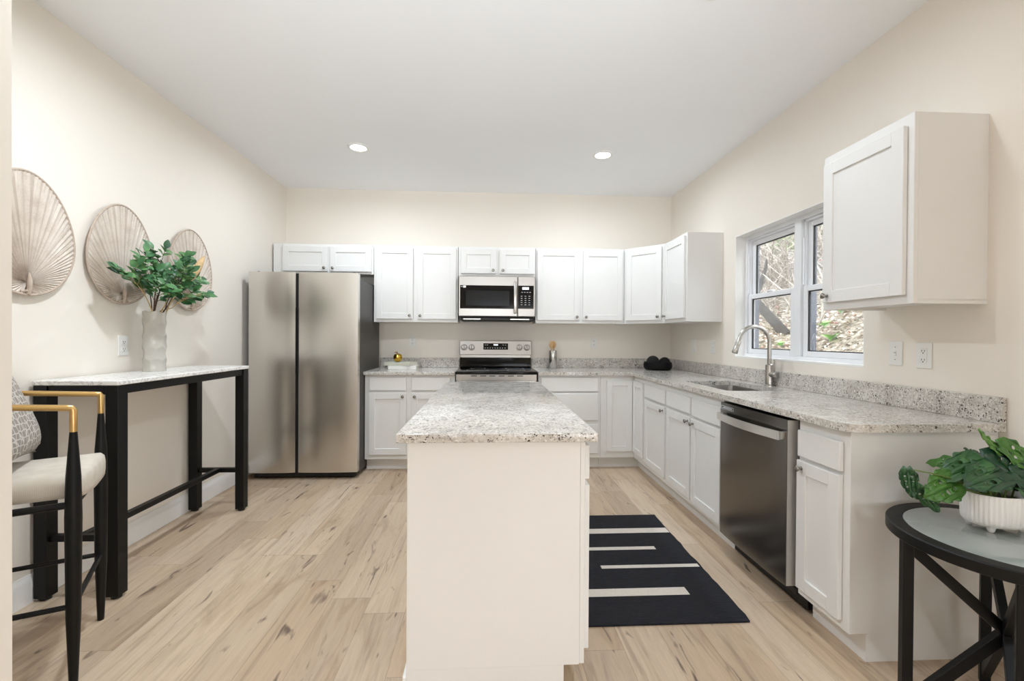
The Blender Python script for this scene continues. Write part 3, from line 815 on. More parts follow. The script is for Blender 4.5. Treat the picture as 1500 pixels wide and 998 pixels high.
# ------------------------------------------------------------------ microwave
def microwave():
    t = thing('microwave', (0.08, -0.2, 1.40), 'stainless over-the-range microwave with black glass door', 'microwave')
    x0, x1 = -0.291, 0.458; yf = -0.400
    obj('body', MB().box(x0 + 0.002, x1 - 0.002, -0.365, -0.004, 1.432, 1.834, 0.003), M['fridgeside'], t)
    d = obj('door', MB().box(x0, 0.284, yf, -0.366, 1.440, 1.834, 0.006), M['steelh'], t)
    w_ = obj('glass', MB().box(-0.276, 0.250, yf - 0.003, yf + 0.001, 1.515, 1.742, 0.001), M['blackglass'], d)
    obj('mesh_window', MB().box(-0.222, 0.205, yf - 0.0038, yf - 0.0031, 1.545, 1.690, 0.0), M['mwwindow'], d)
    m = MB().box(-0.246, -0.219, yf - 0.0042, yf - 0.0031, 1.718, 1.738); obj('sticker', m, M['plastic'], d)
    m = MB()
    for k in range(3): m.box(-0.270 + k * 0.007, -0.265 + k * 0.007, yf - 0.0042, yf - 0.0031, 1.725, 1.731)
    obj('badge', m, M['mark'], d)
    m = MB().box(0.246, 0.276, yf - 0.038, yf - 0.024, 1.468, 1.780, 0.005, seg=2)
    m.box(0.251, 0.271, yf - 0.026, yf, 1.480, 1.505, 0.002); m.box(0.251, 0.271, yf - 0.026, yf, 1.743, 1.768, 0.002)
    obj('handle', m, M['nickel'], d)
    c = obj('control_panel', MB().box(0.287, x1, yf, -0.366, 1.440, 1.834, 0.006), M['steelh'], t)
    g = obj('keypad_glass', MB().box(0.289, 0.443, yf - 0.003, yf + 0.001, 1.517, 1.744, 0.001), M['blackglass'], c)
    m = MB()
    for r_ in range(7):
        for k in range(3):
            if r_ < 2: continue
            m.box(0.316 + k * 0.038, 0.332 + k * 0.038, yf - 0.0042, yf - 0.0031, 1.660 - r_ * 0.021 + 0.02, 1.6645 - r_ * 0.021 + 0.02)
    for k in range(4): m.box(0.322 + k * 0.026, 0.336 + k * 0.026, yf - 0.0042, yf - 0.0031, 1.676, 1.681)
    obj('keypad_marks', m, M['mark'], g)
    m = MB().box(0.33, 0.395, yf - 0.0042, yf - 0.0031, 1.705, 1.728); obj('clock_display', m, M['display'], g)
    # underside: vent grilles and lamp
    u = obj('underside', MB().box(x0 + 0.02, x1 - 0.012, -0.375, -0.01, 1.398, 1.432, 0.008), M['blackplastic'], t)
    for xa, xb in ((-0.245, -0.075), (0.215, 0.405)): obj('grease_filter', MB().box(xa, xb, -0.379, -0.373, 1.408, 1.420, 0.001), M['nickel'], u)
microwave()


# ------------------------------------------------------------------ dishwasher
def dishwasher():
    t = thing('dishwasher', (1.66, -2.53, 0), 'black stainless dishwasher in the right-hand run of cabinets', 'dishwasher')
    y0, y1 = -2.225, -2.832; xf = 1.338
    obj('tub', MB().box(1.40, XR - 0.01, y1 + 0.008, y0 - 0.006, 0.115, 0.876, 0.003), M['fridgeside'], t)
    ya, yb = -2.246, -2.812
    m = MB(); n = 9
    lp = [(1.398, ya)] + [(xf + 0.006 * (2 * i / (n - 1) - 1) ** 4, ya + (yb - ya) * i / (n - 1)) for i in range(n)] + [(1.398, yb)]
    m.loft([[(x, y, z) for x, y in lp] for z in (0.122, 0.126, 0.866, 0.872)])
    d = obj('door', m, M['dwsteel'], t, 30)
    m = MB().box(xf + 0.0085, 1.397, yb - 0.0035, yb - 0.0005, 0.124, 0.870)
    obj('door_edge', m, M['dwedge'], d)['label'] = 'pale stainless door edge'
    # bar handle, bowed
    pts = []
    for i in range(13):
        s = i / 12; pts.append((xf - 0.022 - 0.026 * math.sin(math.pi * s), -2.262 - (2.797 - 2.262) * s))
    m = MB()
    loops = [[(x + 0.006, y, 0.778), (x - 0.005, y, 0.778), (x - 0.006, y, 0.797), (x - 0.005, y, 0.817), (x + 0.006, y, 0.817)] for x, y in pts]
    m.loft(loops)
    for ye in (-2.268, -2.791): m.box(xf - 0.02, xf + 0.01, ye - 0.006, ye + 0.006, 0.780, 0.815, 0.001)
    obj('handle', m, M['barsteel'], d)['label'] = 'bowed bright stainless bar handle'
    m = MB(); q = -2.262; xx = xf - 0.0005
    m.box(xx, xx + 0.004, q - 0.125, q, 0.836, 0.8375); m.box(xx, xx + 0.004, q - 0.125, q, 0.8535, 0.855)
    m.box(xx, xx + 0.004, q - 0.0015, q, 0.836, 0.855); m.box(xx, xx + 0.004, q - 0.125, q - 0.1235, 0.836, 0.855)
    m.box(xx, xx + 0.004, q - 0.115, q - 0.012, 0.842, 0.845); m.box(xx, xx + 0.004, q - 0.105, q - 0.022, 0.8475, 0.850)
    obj('badge', m, M['mark'], d)
    m = MB().box(1.44, 1.46, y1 + 0.01, y0 - 0.01, 0.012, 0.118, 0.003); m.box(1.39, 1.45, y1 + 0.01, y0 - 0.10, 0.085, 0.114, 0.004)
    obj('kick_plate', m, M['blackplastic'], t)
    for yy in (y0 - 0.05, y1 + 0.05):
        for xx in (1.495, 1.88): obj('foot', MB().cyl((xx, yy, 0), (xx, yy, 0.116), 0.014), M['blackplastic'], t)
dishwasher()


# ------------------------------------------------------------------ outlets and switches
def plate(fr, a_, z, kind, label, cat):
    t = thing('wall_outlet' if kind != 'switch' else 'light_switch', fr.p(a_, 0, z - 0.06), label, cat, 'white wall plates')
    obj('cover_plate', MB().box(a_ - 0.036, a_ + 0.036, 0.0003, 0.006, z - 0.0585, z + 0.0585, 0.002, fr=fr), M['plastic'], t)
    if kind == 'switch':
        m = MB().box(a_ - 0.006, a_ + 0.006, 0.006, 0.009, z - 0.013, z + 0.013, 0.001, fr=fr); m.box(a_ - 0.0035, a_ + 0.0035, 0.007, 0.017, z + 0.001, z + 0.009, 0.001, fr=fr)
        obj('toggle', m, M['plastic'], t)
        m = MB()
        for s in (-1, 1): m.lathe(fr.p(a_, 0.0055, z + s * 0.03), fr.N, [(0.003, 0), (0.002, 0.0012)], 8)
        obj('screw', m, M['nickel'], t)
        return
    m = MB(); m2 = MB()
    if kind == 'duplex':
        for s in (-1, 1):
            m.box(a_ - 0.017, a_ + 0.017, 0.006, 0.0085, z + s * 0.02 - 0.014, z + s * 0.02 + 0.014, 0.002, fr=fr)
    else:
        m.box(a_ - 0.017, a_ + 0.017, 0.006, 0.0085, z - 0.034, z + 0.034, 0.002, fr=fr)
        m.box(a_ - 0.009, a_ + 0.009, 0.0085, 0.0100, z - 0.0065, z - 0.0005, 0.0005, fr=fr); m.box(a_ - 0.009, a_ + 0.009, 0.0085, 0.0100, z + 0.0005, z + 0.0065, 0.0005, fr=fr)
    for s in (-1, 1):
        zz = z + s * 0.02
        m2.box(a_ - 0.008, a_ - 0.0055, 0.0084, 0.0090, zz - 0.002, zz + 0.006, fr=fr); m2.box(a_ + 0.0055, a_ + 0.008, 0.0084, 0.0090, zz - 0.002, zz + 0.006, fr=fr)
        m2.lathe(fr.p(a_, 0.0084, zz - 0.008), fr.N, [(0.0028, 0), (0.0028, 0.0006)], 10)
    obj('receptacle', m, M['plastic'], t); obj('slots', m2, M['slot'], t)
LEFT = Frame((XL, 0, 0), (0, 1, 0), (1, 0, 0))
plate(BACK, -0.797, 1.188, 'duplex', 'white duplex outlet on back wall above the stacked books', 'outlet')
plate(BACK, 1.140, 1.183, 'gfci', 'white outlet on back wall between spoon crock and black bowl', 'outlet')
plate(RIGHT, 0.560, 1.163, 'switch', 'white light switch on right wall nearest the back corner', 'switch')
plate(RIGHT, 0.928, 1.163, 'switch', 'white light switch on right wall just left of the window', 'switch')
plate(RIGHT, 2.681, 1.170, 'switch', 'white light switch right of window beside an outlet', 'switch')
plate(RIGHT, 2.822, 1.164, 'gfci', 'white outlet with test buttons under the lone wall cabinet', 'outlet')
plate(LEFT, -2.063, 1.173, 'duplex', 'white outlet on left wall behind the grey vase', 'outlet')


# ------------------------------------------------------------------ ceiling lights
def can(x, y, label, grp='recessed ceiling lights', power=CAN_POWER, spread=172):
    t = thing('ceiling_light', (x, y, ZC), label, 'light', grp)
    obj('trim_ring', MB().lathe((x, y, ZC - 0.0003), (0, 0, -1), [(0.085, 0), (0.083, 0.005), (0.066, 0.007), (0.062, 0.002)], 40, cap0=False, cap1=False), M['plastic'], t)
    obj('lens', MB().lathe((x, y, ZC - 0.0008), (0, 0, -1), [(0.0625, 0), (0.0625, 0.002), (0.03, 0.0032)], 40), M['lamp'], t)
    l = area_lamp('lamp', (0, 0, -0.012), (0, 0, 0), 0.115, 0, power, (0.825, 0.917, 1.0), spread, True, t)
can(-1.065, -1.053, 'round recessed ceiling light above the refrigerator side', power=12.0)
can(0.952, -1.044, 'round recessed ceiling light above the right-hand counter corner')
can(0.99, -2.845, 'round recessed ceiling light cut by the top picture edge', power=5.0)
can(-1.065, -2.80, 'round recessed ceiling light above the bar table', power=21.0)
for x, y, pw in ((-1.06, -5.6, 7.0), (1.0, -5.6, 17.0)): can(x, y, 'added round recessed ceiling light, unseen, in the room behind the kitchen', 'added ceiling lights behind', pw, 116)  # unseen rear lights, added to brighten the kitchen from behind


# ------------------------------------------------------------------ palm leaf wall fans
def fan(yc, label, rz=0.0):
    t = thing('palm_leaf_fan', (XL + 0.02, yc, 1.41), label, 'wall decoration', 'palm leaf fans')
    H, zb = 0.556, 1.414
    def edge(an):                       # an measured from straight up, egg outline around (0, 0.245)
        s, c = math.sin(an), math.cos(an)
        ry = 0.312 if c > 0 else 0.244
        wx = 0.227 * (1 - 0.10 * max(c, 0) ** 1.4)
        return (wx * s, 0.244 + ry * c)
    bx, bz = 0.0, 0.055
    N = 140; m = MB(); rings = [0.0, 0.25, 0.5, 0.75, 1.0]
    verts = []
    for i in range(N + 1):
        an = R(-176) + R(352) * i / N
        ex, ez = edge(an); row = []
        for s in rings:
            d = 0.022 + (0.005 if i % 2 else -0.005) * (0.35 + 0.65 * s) * (1 if s < 1 else 0.45) + 0.004 * s
            row.append(m.bm.verts.new((XL + d, yc + bx + (ex - bx) * s, zb + bz + (ez - bz) * s)))
        verts.append(row)
    for A, B in zip(verts, verts[1:]):
        for k in range(len(rings) - 1):
            vs = (A[k], B[k], B[k + 1], A[k + 1]); m.bm.faces.new(vs)
    bmesh.ops.remove_doubles(m.bm, verts=[r_[0] for r_ in verts], dist=0.0001)
    o = obj('pleated_leaf', m, M['fan'], t, 0)
    md = o.modifiers.new('thickness', 'SOLIDIFY'); md.thickness = 0.003; md.offset = 0
    pts = [];
    for i in range(97):
        an = R(-180) + R(360) * i / 96; ex, ez = edge(an); pts.append((XL + 0.026, yc + ex, zb + ez))
    obj('rim', MB().tube(pts, 0.0055, 8, caps=False), M['fanrim'], t)
    m = MB().tube([(XL + 0.030, yc, zb + 0.002), (XL + 0.036, yc, zb + 0.03), (XL + 0.036, yc + 0.001, zb + 0.06), (XL + 0.034, yc, zb + 0.10)], [0.008, 0.010, 0.010, 0.003], 10)
    m.tube([(XL + 0.026, yc - 0.03, zb + 0.014), (XL + 0.036, yc, zb + 0.018), (XL + 0.026, yc + 0.03, zb + 0.014)], 0.005, 8)
    obj('stalk', m, M['fanrim'], t)
fan(-2.618, 'pleated palm leaf wall fan nearest the camera, cut by the wall end')
fan(-2.095, 'middle pleated palm leaf wall fan, partly behind the greenery')
fan(-1.515, 'pleated palm leaf wall fan nearest the refrigerator')


# ------------------------------------------------------------------ bar table
def bar_table():
    t = thing('bar_table', (-1.9, -2.03, 0), 'tall narrow black bar table with white marble top against left wall', 'table')
    x0, x1, y0, y1 = -2.086, -1.712, -2.585, -1.470
    obj('tabletop', MB().box(x0 - 0.002, x1 + 0.004, y0 - 0.006, y1 + 0.006, 1.000, 1.022, 0.003), M['marble'], t)
    m = MB(); zt = 0.9995; zb = 0.957; e = 0.0015
    lw = 0.058
    for ya, yb in ((y0 + 0.008, y0 + 0.036), (y1 - 0.036, y1 - 0.008)): m.box(x0 + lw, x1 - lw, ya, yb, zb, zt, e)
    for xa, xb in ((x0 + 0.008, x0 + 0.036), (x1 - 0.036, x1 - 0.008)): m.box(xa, xb, y0 + lw, y1 - lw, zb, zt, e)
    obj('apron', m, M['blackmetal'], t)
    for xa in (x0, x1 - lw):
        for ya in (y0, y1 - lw):
            l = obj('leg', MB().box(xa, xa + lw, ya, ya + lw, 0.014, zt, 0.002), M['blackmetal'], t)
            obj('foot', MB().cyl((xa + lw / 2, ya + lw / 2, 0.0), (xa + lw / 2, ya + lw / 2, 0.0139), 0.021), M['blackplastic'], l)
    for ya in (y0 + 0.014, y1 - 0.044): obj('side_stretcher', MB().box(x0 + lw, x1 - lw, ya, ya + 0.03, 0.270, 0.300, e), M['blackmetal'], t)
    xm = (x0 + x1) / 2
    obj('long_stretcher', MB().box(xm - 0.016, xm + 0.016, y0 + 0.044, y1 - 0.044, 0.270, 0.300, e), M['blackmetal'], t)
bar_table()


def vase():
    cx, cy, zb, Hh, Rr = -1.965, -2.010, 1.0222, 0.350, 0.0565
    m = MB(); S, T = 72, 60; loops = []
    def prof(k, j):
        th = 2 * math.pi * k / S; h = j / T
        rr = Rr * (1.0 + 0.02 * math.sin(h * math.pi))
        # staggered hammered dimples
        best = 1e9
        rows = 5
        for row in range(-1, rows + 1):
            hz = (row + 0.5) / rows
            for c_ in range(6):
                ta = 2 * math.pi * (c_ + 0.5 * (row % 2) + 0.25) / 6
                dt = (th - ta + math.pi) % (2 * math.pi) - math.pi
                d2 = (dt * Rr / 0.034) ** 2 + ((h - hz) * Hh / 0.038) ** 2
                best = min(best, d2)
        return rr - 0.0058 * max(0, 1 - best) ** 0.8
    for j in range(T + 1):
        loops.append([(cx + prof(k, j) * math.cos(2 * math.pi * k / S), cy + prof(k, j) * math.sin(2 * math.pi * k / S), zb + Hh * j / T + (0.004 * math.sin(6 * 2 * math.pi * k / S) if j == T else 0)) for k in range(S)])
    for (rr, z) in ((Rr - 0.012, Hh - 0.004), (Rr - 0.014, Hh - 0.10), (Rr - 0.014, 0.02)):
        loops.append([(cx + rr * math.cos(2 * math.pi * k / S), cy + rr * math.sin(2 * math.pi * k / S), zb + z) for k in range(S)])
    m.loft(loops)
    o = center_origin(obj('vase', m, M['vase'], None, 60))
    tag(o, 'grey dimpled ceramic vase on the marble bar table', 'vase')
    return cx, cy, zb + Hh
VX, VY, VZ = vase()


def add_leaf(m, base, d, nrm, L, W, fold=0.25, curl=0.15, mat=None):
    d = d.normalized(); s = d.cross(nrm).normalized(); nrm = s.cross(d).normalized(); mi = m.mi(mat)
    prof = [(0.0, 0.06), (0.18, 0.62), (0.4, 1.0), (0.65, 0.9), (0.85, 0.52), (1.0, 0.03)]
    rows = []
    for t_, w_ in prof:
        c = base + d * (L * t_) - nrm * (curl * L * t_ * t_)
        h = W * 0.5 * w_
        rows.append([m.bm.verts.new(c + s * h + nrm * (fold * h)), m.bm.verts.new(c), m.bm.verts.new(c - s * h + nrm * (fold * h))])
    for A, B in zip(rows, rows[1:]):
        for k in (0, 1):
            f = m.bm.faces.new((A[k], A[k + 1], B[k + 1], B[k])); f.material_index = mi


def bez(p0, p1, p2, n):
    return [p0 * (1 - t) ** 2 + p1 * (2 * t * (1 - t)) + p2 * t * t for t in [i / n for i in range(n + 1)]]


def greenery():
    rnd = random.Random(21)
    # tip targets: (dx toward room, dy away from camera, z)
    tips = [((0.03, -0.25, 1.56), 'green leafy branch in vase reaching farthest left'),
            ((0.05, -0.15, 1.62), 'green leafy branch in vase leaning up to the left'),
            ((0.04, 0.0, 1.675), 'green leafy branch in vase with the upper left leaf cluster'),
            ((0.07, 0.13, 1.625), 'green leafy branch in vase rising just right of centre'),
            ((0.0, 0.20, 1.70), 'green leafy branch in vase with the topmost right leaf cluster'),
            ((0.03, 0.29, 1.58), 'green leafy branch in vase reaching farthest right'),
            ((0.09, 0.22, 1.49), 'green leafy branch in vase drooping low to the right'),
            ((0.12, -0.12, 1.49), 'green leafy branch in vase drooping low to the left'),
            ((0.13, 0.03, 1.56), 'green leafy branch in vase facing the room at the centre')]
    for i, (tp, lab) in enumerate(tips):
        an = i * 2.4; p0 = Vector((VX + 0.022 * math.cos(an), VY + 0.022 * math.sin(an), VZ - 0.22))
        p2 = Vector((VX + tp[0], VY + tp[1], tp[2]))
        p1 = Vector((VX + tp[0] * 0.15 + 0.02 * math.cos(an), VY + tp[1] * 0.12 + 0.02 * math.sin(an), VZ + (tp[2] - VZ) * 0.55))
        pts = bez(p0, p1, p2, 14)
        for q in pts:                                  # stay inside the neck
            if q.z < VZ + 0.01:
                v2 = Vector((q.x - VX, q.y - VY)); 
                if v2.length > 0.033: v2 = v2.normalized() * 0.033; q.x = VX + v2.x; q.y = VY + v2.y
        t = thing('leafy_branch', p0, lab, 'branch', 'greenery in the vase')
        m = MB().tube(pts, [0.0042 - 0.0026 * k / 14 for k in range(15)], 7)
        mf = MB()
        for k in (9, 11, 13, 14):
            b0 = pts[k]; along = (pts[k] - pts[k - 1]).normalized()
            for s_ in range(2 if k < 14 else 1):
                sd = Vector((rnd.uniform(-0.5, 0.9), rnd.uniform(-1, 1), rnd.uniform(-0.3, 0.5)))
                tw = (along * 0.7 + sd * 0.8).normalized() if k < 14 else along
                ln = rnd.uniform(0.06, 0.10); e = b0 + tw * ln
                if e.x < XL + 0.06: e.x = XL + 0.06
                m.tube([b0, (b0 + e) / 2 + Vector((0, 0, 0.006)), e], [0.0016, 0.0013, 0.001], 5)
                for q in range(2):
                    c = b0 + (e - b0) * (0.4 + 0.38 * q)
                    for sg in (-1, 1):
                        side = tw.cross(Vector((0.4, 0.1, 0.9))).normalized() * sg
                        d = (tw * 0.55 + side + Vector((0.15, 0, rnd.uniform(-0.25, 0.3)))).normalized()
                        nr = (Vector((0.55, -0.35, 0.75)) + Vector((rnd.uniform(-.4, .4), rnd.uniform(-.4, .4), rnd.uniform(-.4, .4)))).normalized()
                        add_leaf(mf, c, d, nr, rnd.uniform(0.048, 0.068), rnd.uniform(0.031, 0.041))
                add_leaf(mf, e, tw, (Vector((0.6, -0.4, 0.7)) + Vector((rnd.uniform(-.3, .3),) * 3)).normalized(), rnd.uniform(0.05, 0.065), 0.036)
        for v in mf.bm.verts: v.co.x = max(v.co.x, XL + 0.046)
        obj('stem', m, M['stem'] if i % 3 else M['tanstem'], t)
        obj('foliage', mf, M['leaf'], t, 50)
    t = thing('dried_grass_stem', (VX + 0.01, VY, VZ - 0.2), 'tan dried grass plume standing among the green branches', 'dried grass')
    pts = bez(Vector((VX + 0.026, VY + 0.0, VZ - 0.2)), Vector((VX + 0.028, VY + 0.03, VZ + 0.08)), Vector((VX + 0.13, VY + 0.10, 1.56)), 10)
    obj('stem', MB().tube(pts, 0.0035, 7), M['tanstem'], t)
    d = (pts[-1] - pts[-2]).normalized() * 0.5 + Vector((0, 0.25, 0.75))
    m = MB().tube([pts[-1], pts[-1] + d * 0.03, pts[-1] + d * 0.08, pts[-1] + d * 0.13, pts[-1] + d * 0.16], [0.004, 0.017, 0.024, 0.015, 0.003], 12)
    obj('plume', m, M['dry'], t)
greenery()


# ------------------------------------------------------------------ bar stool and cushion
def stool():
    SA = math.atan2(0.51, 0.86)
    O = Vector((-1.556, -2.918, 0)); c, s = math.cos(SA), math.sin(SA)
    def P(x, y, z): return Vector((O.x + x * c - y * s, O.y + x * s + y * c, z))
    t = thing('bar_stool', O, 'black-legged bar stool with beige cushion and brass arms by the wall end', 'stool')
    # front legs: turned, tapered both ways, up to the brass arm
    hw = 0.222
    for sg in (1, -1):
        m = MB().tube([P(0, sg * hw, 0.0), P(0, sg * hw, 0.02), P(0, sg * hw, 0.25), P(0, sg * hw, 0.60), P(0, sg * hw, 0.74), P(0, sg * hw, 0.895)], [0.011, 0.0125, 0.0205, 0.0235, 0.0205, 0.0105], 20)
        obj('leg', m, M['blackmetal'], t)
        arm = [P(0, sg * hw, 0.896), P(0, sg * hw, 0.972), P(-0.004, sg * hw, 0.978), P(-0.02, sg * hw, 0.980), P(-0.40, sg * hw * 0.92, 1.012)]
        m = MB().tube(arm, [0.0108, 0.0108, 0.0112, 0.0108, 0.0108], 16)
        obj('armrest', m, M['brass'], t)
        m = MB().tube([P(-0.43, sg * 0.205, 0.0), P(-0.42, sg * 0.205, 0.30), P(-0.405, sg * 0.215, 0.62), P(-0.40, sg * 0.222, 1.03)], [0.011, 0.018, 0.021, 0.013], 16)
        obj('leg', m, M['blackmetal'], t)
    # seat
    def outline(g, n=26):
        pts = []
        hw2 = hw - 0.010 + g
        for i in range(n + 1):
            an = R(-90 + 180 * i / n); pts.append((0.0 + (0.034 + 0.25 * g) * max(math.cos(an), 0) ** 0.75, hw2 * math.copysign(abs(math.sin(an)) ** 0.72, math.sin(an))))
        pts += [(-0.36 - g, hw2 * 0.86), (-0.385 - g, hw2 * 0.6), (-0.385 - g, -hw2 * 0.6), (-0.36 - g, -hw2 * 0.86)]
        return pts
    def inset_legs(z, g): return [P(x, y * 0.90, z) for x, y in outline(g)]
    m = MB().loft([inset_legs(0.650, -0.03), inset_legs(0.656, -0.004), inset_legs(0.675, 0.002), inset_legs(0.705, 0.002), inset_legs(0.726, -0.008), inset_legs(0.738, -0.035), inset_legs(0.745, -0.09)])
    obj('seat', m, M['seatfab'], t, 60)
    m = MB()
    m.tube([P(0, hw, 0.641), P(0, -hw, 0.641)], 0.012, 10)
    for sg in (1, -1): m.tube([P(0, sg * hw, 0.641), P(-0.41, sg * 0.212, 0.641)], 0.012, 10)
    m.tube([P(-0.41, 0.212, 0.641), P(-0.41, -0.212, 0.641)], 0.012, 10)
    obj('seat_frame', m, M['blackmetal'], t)
    m = MB(); m.tube([P(0, hw, 0.285), P(0, -hw, 0.285)], 0.009, 10); obj('footrest', m, M['blackmetal'], t)
    for sg in (1, -1): obj('stretcher', MB().tube([P(0, sg * hw, 0.285), P(-0.42, sg * 0.205, 0.300)], 0.009, 10), M['blackmetal'], t)
    # padded back
    lo = []
    for z, off, th in ((0.80, -0.400, 0.004), (0.81, -0.402, 0.018), (0.93, -0.412, 0.022), (1.04, -0.424, 0.018), (1.055, -0.426, 0.004)):
        lp = []
        for i in range(13): 
            y = -0.20 + 0.40 * i / 12; lp.append(P(off + 0.02 * (y / 0.2) ** 2 + th, y, z))
        for i in range(13):
            y = 0.20 - 0.40 * i / 12; lp.append(P(off + 0.02 * (y / 0.2) ** 2 - th, y, z))
        lo.append(lp)
    obj('backrest', MB().loft(lo), M['seatfab'], t, 60)
    # cushion leaning on the back
    S = 0.42; n = 16; m = MB(); rows = [[], []]
    tl = R(20)
    for sd in (0, 1):
        for i in range(n + 1):
            row = []
            for j in range(n + 1):
                u, v = 2 * i / n - 1, 2 * j / n - 1
                pin = 1 - 0.10 * (1 - abs(u)) * 0 
                x_ = (S / 2) * u * (1 - 0.09 * (1 - v * v) * abs(u) ** 3); z_ = (S / 2) * v * (1 - 0.09 * (1 - u * u) * abs(v) ** 3)
                d = 0.075 * ((1 - u ** 4) * (1 - v ** 4)) ** 0.55 * (1 if sd else -1)
                bx = -0.265 - math.sin(tl) * z_ + math.cos(tl) * d; bz = 0.955 + math.cos(tl) * z_ + math.sin(tl) * d
                row.append(m.bm.verts.new(P(bx, x_, bz)))
            rows[sd].append(row)
    for sd in (0, 1):
        for i in range(n):
            for j in range(n):
                q = (rows[sd][i][j], rows[sd][i + 1][j], rows[sd][i + 1][j + 1], rows[sd][i][j + 1])
                m.bm.faces.new(q if sd else q[::-1])
    bmesh.ops.remove_doubles(m.bm, verts=m.bm.verts, dist=0.0005)
    bmesh.ops.recalc_face_normals(m.bm, faces=m.bm.faces)
    tag(center_origin(obj('cushion', m, M['pillow'], None, 80)), 'grey honeycomb-patterned throw cushion leaning on the bar stool', 'cushion')
stool()


# ------------------------------------------------------------------ things on the counters
def book(cx, cy, z0, L, W, H, rot, cover, label):
    t = thing('book', (cx, cy, z0), label, 'book', 'books on the left counter')
    c, s = math.cos(rot), math.sin(rot)
    fr = Frame((cx, cy, 0), (c, s, 0), (-s, c, 0)); th = 0.003
    m = MB().box(-L / 2, L / 2, -W / 2, W / 2, z0, z0 + th, 0.0008, fr=fr); m.box(-L / 2, L / 2, -W / 2, W / 2, z0 + H - th, z0 + H, 0.0008, fr=fr)
    m.box(-L / 2, L / 2, -W / 2 - 0.0005, -W / 2 + th, z0, z0 + H, 0.0008, fr=fr)
    obj('cover', m, cover, t)
    obj('pages', MB().box(-L / 2 + 0.004, L / 2 - 0.004, -W / 2 + 0.005, W / 2 - 0.004, z0 + th + 0.0002, z0 + H - th - 0.0002, fr=fr), M['paper'], t)
book(-0.842, -0.235, CZ1 + 0.0005, 0.272, 0.20, 0.033, 0.0, M['cover'], 'white-covered book at the bottom of the short stack')
book(-0.872, -0.222, CZ1 + 0.034, 0.272, 0.20, 0.033, -0.26, M['cover2'], 'pale book on top of the short stack, under gold apple')


def apple():
    t = thing('gold_apple', (-0.905, -0.23, 0.983), 'shiny gold apple ornament on the stacked books', 'ornament')
    z = 0.9826; r_ = 0.043
    prof = [(0.004, 0.004), (0.018, 0.0), (0.032, 0.010), (0.041, 0.028), (0.0445, 0.046), (0.042, 0.062), (0.033, 0.077), (0.020, 0.083), (0.010, 0.080), (0.003, 0.072)]
    obj('fruit', MB().lathe((-0.905, -0.23, z), (0, 0, 1), prof, 28), M['gold'], t, 60)
    obj('stem', MB().tube([(-0.905, -0.23, z + 0.072), (-0.907, -0.23, z + 0.09), (-0.915, -0.23, z + 0.104)], [0.003, 0.0025, 0.003], 8), M['gold'], t)
    m = MB(); add_leaf(m, Vector((-0.907, -0.23, z + 0.09)), Vector((-1, -0.1, 0.35)), Vector((0.2, -0.5, 0.8)), 0.035, 0.018); obj('leaf', m, M['gold'], t)
apple()


def crock():
    cx, cy, z = 0.678, -0.115, CZ1 + 0.0005
    m = MB().lathe((cx, cy, z), (0, 0, 1), [(0.040, 0), (0.042, 0.003), (0.042, 0.182), (0.041, 0.185), (0.0385, 0.184), (0.0385, 0.006)], 36)
    tag(center_origin(obj('utensil_crock', m, M['chrome'], None, 40)), 'shiny steel utensil crock on counter right of the range', 'utensil holder')
    for k, (x0, y0, x1, y1, zt, rot, lab) in enumerate(((cx - 0.014, cy - 0.012, cx - 0.018, cy - 0.018, 0.235, 0.2, 'wooden spoon in the steel crock, leaning left'), (cx + 0.012, cy + 0.012, cx + 0.010, cy + 0.012, 0.245, -0.3, 'wooden spoon in the steel crock, standing behind on the right'))):
        t = thing('wooden_spoon', (x0, y0, z + 0.008), lab, 'spoon', 'wooden spoons in the crock')
        b0 = Vector((x0, y0, z + 0.009)); e = Vector((x1, y1, z + 0.215))
        obj('handle', MB().tube([b0, (b0 + e) / 2, e], [0.006, 0.0055, 0.006], 10), M['spoonwood'], t)
        m = MB(); loops = []
        for j in range(9):
            h = j / 8; zz = e.z - 0.006 + 0.078 * h; w_ = 0.0265 * math.sin(math.pi * (0.08 + 0.90 * h)) ** 0.7; d_ = 0.007 * math.sin(math.pi * (0.08 + 0.90 * h))
            loops.append([(e.x + w_ * math.cos(q * math.pi / 8) * math.cos(rot) - d_ * math.sin(q * math.pi / 8) * math.sin(rot), e.y + w_ * math.cos(q * math.pi / 8) * math.sin(rot) + d_ * math.sin(q * math.pi / 8) * math.cos(rot), zz) for q in range(16)])
        m.loft(loops); obj('spoon_bowl', m, M['spoonwood'], t, 60)
crock()


def bowl():
    cx, cy, z = 1.728, -0.30, CZ1 + 0.0005
    m = MB().lathe((cx, cy, z), (0, 0, 1), [(0.110, 0), (0.126, 0.006), (0.138, 0.026), (0.140, 0.050), (0.136, 0.078), (0.131, 0.081), (0.127, 0.077), (0.129, 0.050), (0.124, 0.026), (0.10, 0.018)], 44)
    tag(center_origin(obj('bowl', m, M['blackclay'], None, 40)), 'matte black round bowl in the back counter corner', 'bowl')
    for dx, dy, dz, rr, lab in ((-0.058, -0.022, 0.080, 0.063, 'black decorative ball on the left in the black bowl'), (0.060, -0.030, 0.075, 0.056, 'black decorative ball on the right in the black bowl'), (0.012, 0.070, 0.075, 0.045, 'black decorative ball at the back of the black bowl')):
        zc = z + 0.0185 + rr + (0.072 if rr > 0.05 else 0.05) - 0.02
        zc = z + 0.0186 + rr
        m = MB().sphere((cx + dx, cy + dy, zc + (0.0)), rr, 4)
        tag(center_origin(obj('decorative_ball', m, M['yarn'], None, 60)), lab, 'ball', 'balls in the black bowl')
bowl()


